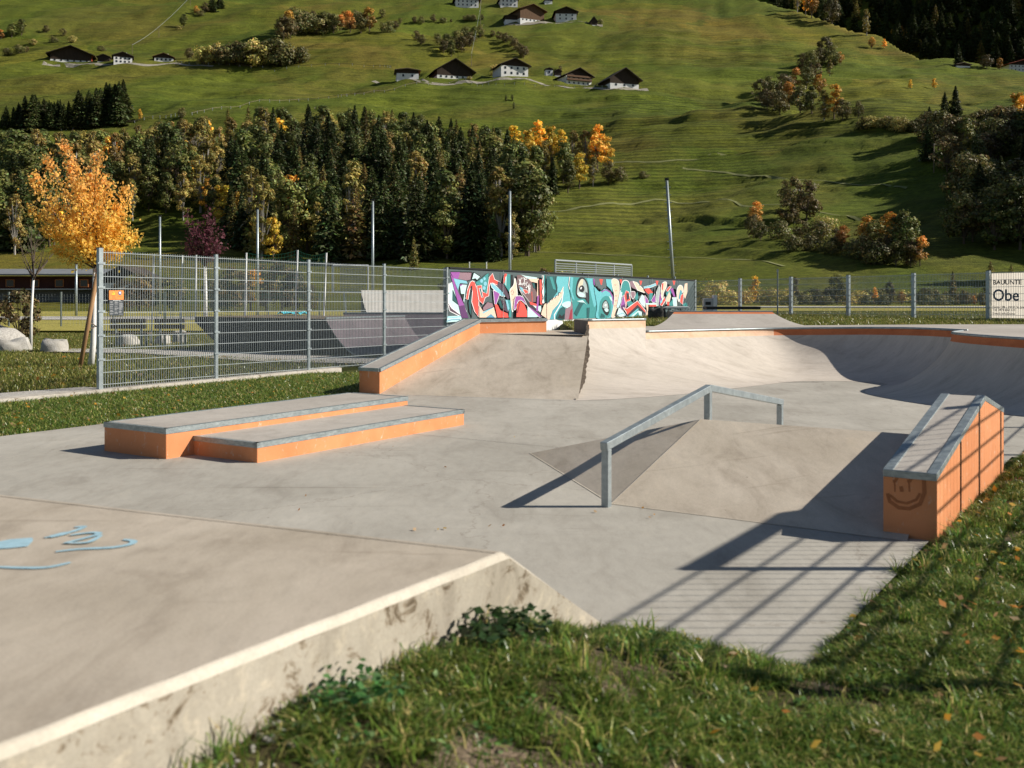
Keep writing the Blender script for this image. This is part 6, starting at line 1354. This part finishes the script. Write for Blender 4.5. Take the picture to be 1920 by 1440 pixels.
def blades(name, X, Y, Z, h, wd, pal, lean=.45, seed=1):
    n = len(X); g = np.random.default_rng(seed); hh = h * (.45 + .8 * g.random(n)); a = g.random(n) * 6.283; ln = lean * (.3 + 1.2 * g.random(n)); dirx = np.cos(a) * ln; diry = np.sin(a) * ln
    b = a + 1.57 + g.normal(0, .5, n); wx = np.cos(b) * wd / 2; wy = np.sin(b) * wd / 2; wj = .6 + .8 * g.random(n); wx *= wj; wy *= wj
    P0 = np.stack([X, Y, Z], 1); P1 = P0 + np.stack([dirx * hh * .35, diry * hh * .35, hh * .6], 1); P2 = P0 + np.stack([dirx * hh, diry * hh, hh * (1 - .25 * ln)], 1); Wv = np.stack([wx, wy, np.zeros(n)], 1)
    Q1 = np.stack([P0 - Wv, P0 + Wv, P1 + Wv * .8, P1 - Wv * .8], 1); Q2 = np.stack([P1 - Wv * .8, P1 + Wv * .8, P2 + Wv * .12, P2 - Wv * .12], 1)
    k = g.random(n); pal = np.array(pal); ci = g.choice(len(pal), n, p=np.array([.34, .34, .22, .10])); col = pal[ci] * (.6 + .75 * g.random((n, 1)))
    V = np.stack([Q1, Q2], 1).reshape(-1, 4, 3); c2 = np.repeat(col, 2, axis=0)
    return tag(quads_object(name, V, M['grass'], c2), kind='stuff')
PALG = [(.04, .072, .012), (.07, .105, .018), (.125, .14, .03), (.25, .205, .08)]
g = np.random.default_rng(77)
def near_pts(n, x0, x1, y0, y1, patch=.0, seed=0):
    gg = np.random.default_rng(seed); X = gg.uniform(x0, x1, n); Y = gg.uniform(y0, y1, n); z, d, dw, s = GB(X, Y); keep = (d > -.03) & (dw > .03) & (np.abs(X / np.maximum(Y, .5)) < .8)
    bare = wav(X, Y, .9, 51) + .5 * wav(X, Y, .3, 52); thr = np.where((s > .2) & (dw < 1.3), .08, .75) + patch; keep &= (bare < thr) | (gg.random(n) < .10)
    return X[keep], Y[keep], z[keep]
X, Y, Z = near_pts(360000, -2.2, 3.9, 1.9, 5.2, 0, 1); blades("near_grass", X, Y, Z - .008, .062, .0058, PALG, .95, 2)
X, Y, Z = near_pts(500000, .8, 8.4, 4.0, 11.5, 0, 3); blades("verge_grass", X, Y, Z - .008, .056, .0066, PALG, 1.0, 4)
gg = np.random.default_rng(61); tx_, ty_ = [], []
for _ in range(170):
    x, y = gg.uniform(-1.6, 4.5), gg.uniform(2.2, 8.5); k = gg.integers(25, 90); r_ = gg.uniform(.02, .06); tx_.append(x + gg.normal(0, r_, k)); ty_.append(y + gg.normal(0, r_, k))
X = np.concatenate(tx_); Y = np.concatenate(ty_); z, d_, dw2, _s = GB(X, Y); k = (d_ > -.05) & (dw2 > .02); blades("grass_tufts", X[k], Y[k], z[k] - .008, .125, .0065, [(.05, .10, .016), (.10, .15, .025), (.18, .19, .045), (.32, .26, .10)], .75, 62)
# low broad-leaved weeds and clover by the concrete wall
def weeds(name, spots, per, r, leaf, pal, hgt, seed):
    gg = np.random.default_rng(seed); Cs = []; Us = []
    for (x, y, sc_) in spots:
        z = float(GB(x, y)[0]); th = gg.random(per) * 6.283; rr_ = r * sc_ * np.sqrt(gg.random(per)); hz = hgt * sc_ * gg.random(per) * (1 - .5 * rr_ / (r * sc_)); Cs.append(np.stack([x + rr_ * np.cos(th), y + rr_ * np.sin(th), z + .01 + hz], 1))
    C = np.concatenate(Cs); n = len(C); U = unit(gg.normal(size=(n, 3)) * [1, 1, .35]); W = unit(np.cross(U, gg.normal(size=(n, 3)) * .4 + [0, 0, 1])); L = leaf * (.6 + .8 * gg.random(n)); pal = np.array(pal); return quads_object(name, kites(C, U, W, L, L * .75), M['grass'], pal[gg.integers(0, len(pal), n)] * (.6 + .8 * gg.random((n, 1))))
def side_pt(s, off): p = C0 - u * s + Vector((u.y, -u.x, 0)) * off; return (p.x, p.y)
sp1 = [(*side_pt(s, o), k) for s, o, k in ((1.02, .10, 1.2), (1.09, .15, 1.), (.97, .16, .9), (1.13, .11, .8))]
tag(weeds("leafy_weed", sp1, 70, .10, .014, [(.03, .085, .02), (.05, .11, .035), (.02, .055, .015)], .12, 5), "bushy dark green weed growing against the concrete bank wall", "weed")
sp2 = [(*side_pt(s, o), k) for s, o, k in ((.28, .10, 1.2), (.18, .16, 1.), (.4, .15, .9))]
tag(weeds("grass_tuft", sp2, 110, .12, .02, [(.015, .03, .01), (.03, .05, .015)], .11, 6), "dark shaggy tuft at the corner where the wall meets the slab", "weed")
gg = np.random.default_rng(9); sp3 = [(gg.uniform(-1.5, 4.2), gg.uniform(2.3, 7.5), gg.uniform(.5, 1.1)) for _ in range(620)]; sp3 = [q for q in sp3 if GB(q[0], q[1])[1] > .06 and GB(q[0], q[1])[2] > .05]
tag(weeds("clover_patches", sp3, 24, .07, .011, [(.03, .08, .02), (.06, .115, .03), (.09, .14, .05)], .05, 7), kind='stuff')
# fallen leaves
def fallen(name, X, Y, Z, size, seed):
    gg = np.random.default_rng(seed); n = len(X); C = np.stack([X, Y, Z], 1); U = unit(gg.normal(size=(n, 3)) * [1, 1, .45]); W = unit(np.cross(U, gg.normal(size=(n, 3)) * .35 + [0, 0, 1])); L = size * (.6 + .7 * gg.random(n)); pal = np.array([(.62, .30, .04), (.55, .22, .05), (.42, .25, .12), (.66, .42, .08), (.5, .36, .22)])
    return tag(quads_object(name, kites(C, U, W, L, L * .7), M['maple'], pal[gg.integers(0, 5, n)] * (.6 + .5 * gg.random((n, 1)))), kind='stuff')
X, Y, Z = near_pts(1500, .6, 6.5, 2.6, 10.5, 0, 12); k = np.random.default_rng(3).random(len(X)) < .8; fallen("fallen_leaves", X[k], Y[k], Z[k] + .056, .023, 13)
gg = np.random.default_rng(15); n = 26; pz = [at(gg.uniform(250, 1500), gg.uniform(790, 1000)) for _ in range(n)]; fallen("leaf_litter", np.array([p.x for p in pz]), np.array([p.y for p in pz]), np.full(n, .012), .016, 16)
# pebbles and crumbs at the foot of the wall
peb = MB(); gg = np.random.default_rng(21)
for i in range(150):
    s = gg.uniform(.6, 2.3); x, y = side_pt(s, abs(gg.normal(.02, .09)) + .015); z = float(GB(x, y)[0]); r_ = gg.uniform(.004, .014); bl = blob((x, y, z + r_ * .5), (r_, r_ * .8, r_ * .7), 300 + i, 4); k0 = len(peb.v); peb.v += bl.v; peb.f += [tuple(j + k0 for j in f) for f in bl.f]; peb.m += bl.m
tag(peb.build("pebbles", M['gravel'], None), kind='stuff')

# ------------------------------------------------------------------ other lawns
def lawn_pts(n, x0, x1, y0, y1, test, seed):
    gg = np.random.default_rng(seed); X = gg.uniform(x0, x1, n); Y = gg.uniform(y0, y1, n); Z = G(X, Y); k = test(X, Y) & (np.abs(X / Y) < .56) & (Z > -.3); return X[k], Y[k], Z[k]
sd = lambda X, Y: (X - F0.x) * FD.y - (Y - F0.y) * FD.x
slabL = lambda X, Y: (X + 5.77) * u.y - (Y - 11.43) * u.x
X, Y, Z = lawn_pts(270000, -9, 0, 10, 21, lambda X, Y: (sd(X, Y) > .16) & (slabL(X, Y) < .02) & (Y < 21), 31); blades("bank_grass", X, Y, Z, .085, .011, PALG, .8, 32)
k = np.random.default_rng(5).random(len(X)) < .004; fallen("scattered_leaves", X[k], Y[k], Z[k] + .06, .03, 41)
PALL = [(.065, .078, .016), (.095, .105, .022), (.14, .13, .036), (.21, .16, .06)]
X, Y, Z = lawn_pts(260000, -22, 2, 14.5, 44, lambda X, Y: (sd(X, Y) < -.6) & ~((np.abs(X + 6.5) < 4) & (np.abs(Y - 26.4 + (X + 6.5) * .6) < .9)), 33); blades("lawn_grass", X, Y, Z, .09, .016, PALL, .8, 34)
k = np.random.default_rng(6).random(len(X)) < .003; fallen("lawn_leaves", X[k], Y[k], Z[k] + .05, .05, 42)
X, Y, Z = lawn_pts(170000, .8, 26, 20, 46, lambda X, Y: (Y > np.where(X < 1.6, 20.4, 22.75)) & (sd(X, Y) > .3) & ~((X > 3.4) & (X < 6.4) & (Y < 24.7)), 35); blades("upper_grass", X, Y, Z, .12, .02, PALL, .7, 36)
X, Y, Z = lawn_pts(14000, -.2, 2.2, 20, 30, lambda X, Y: (sd(X, Y) > .2) & (Y > 20.4), 37); blades("mural_foot_grass", X, Y, Z, .14, .02, PALL, .7, 38)
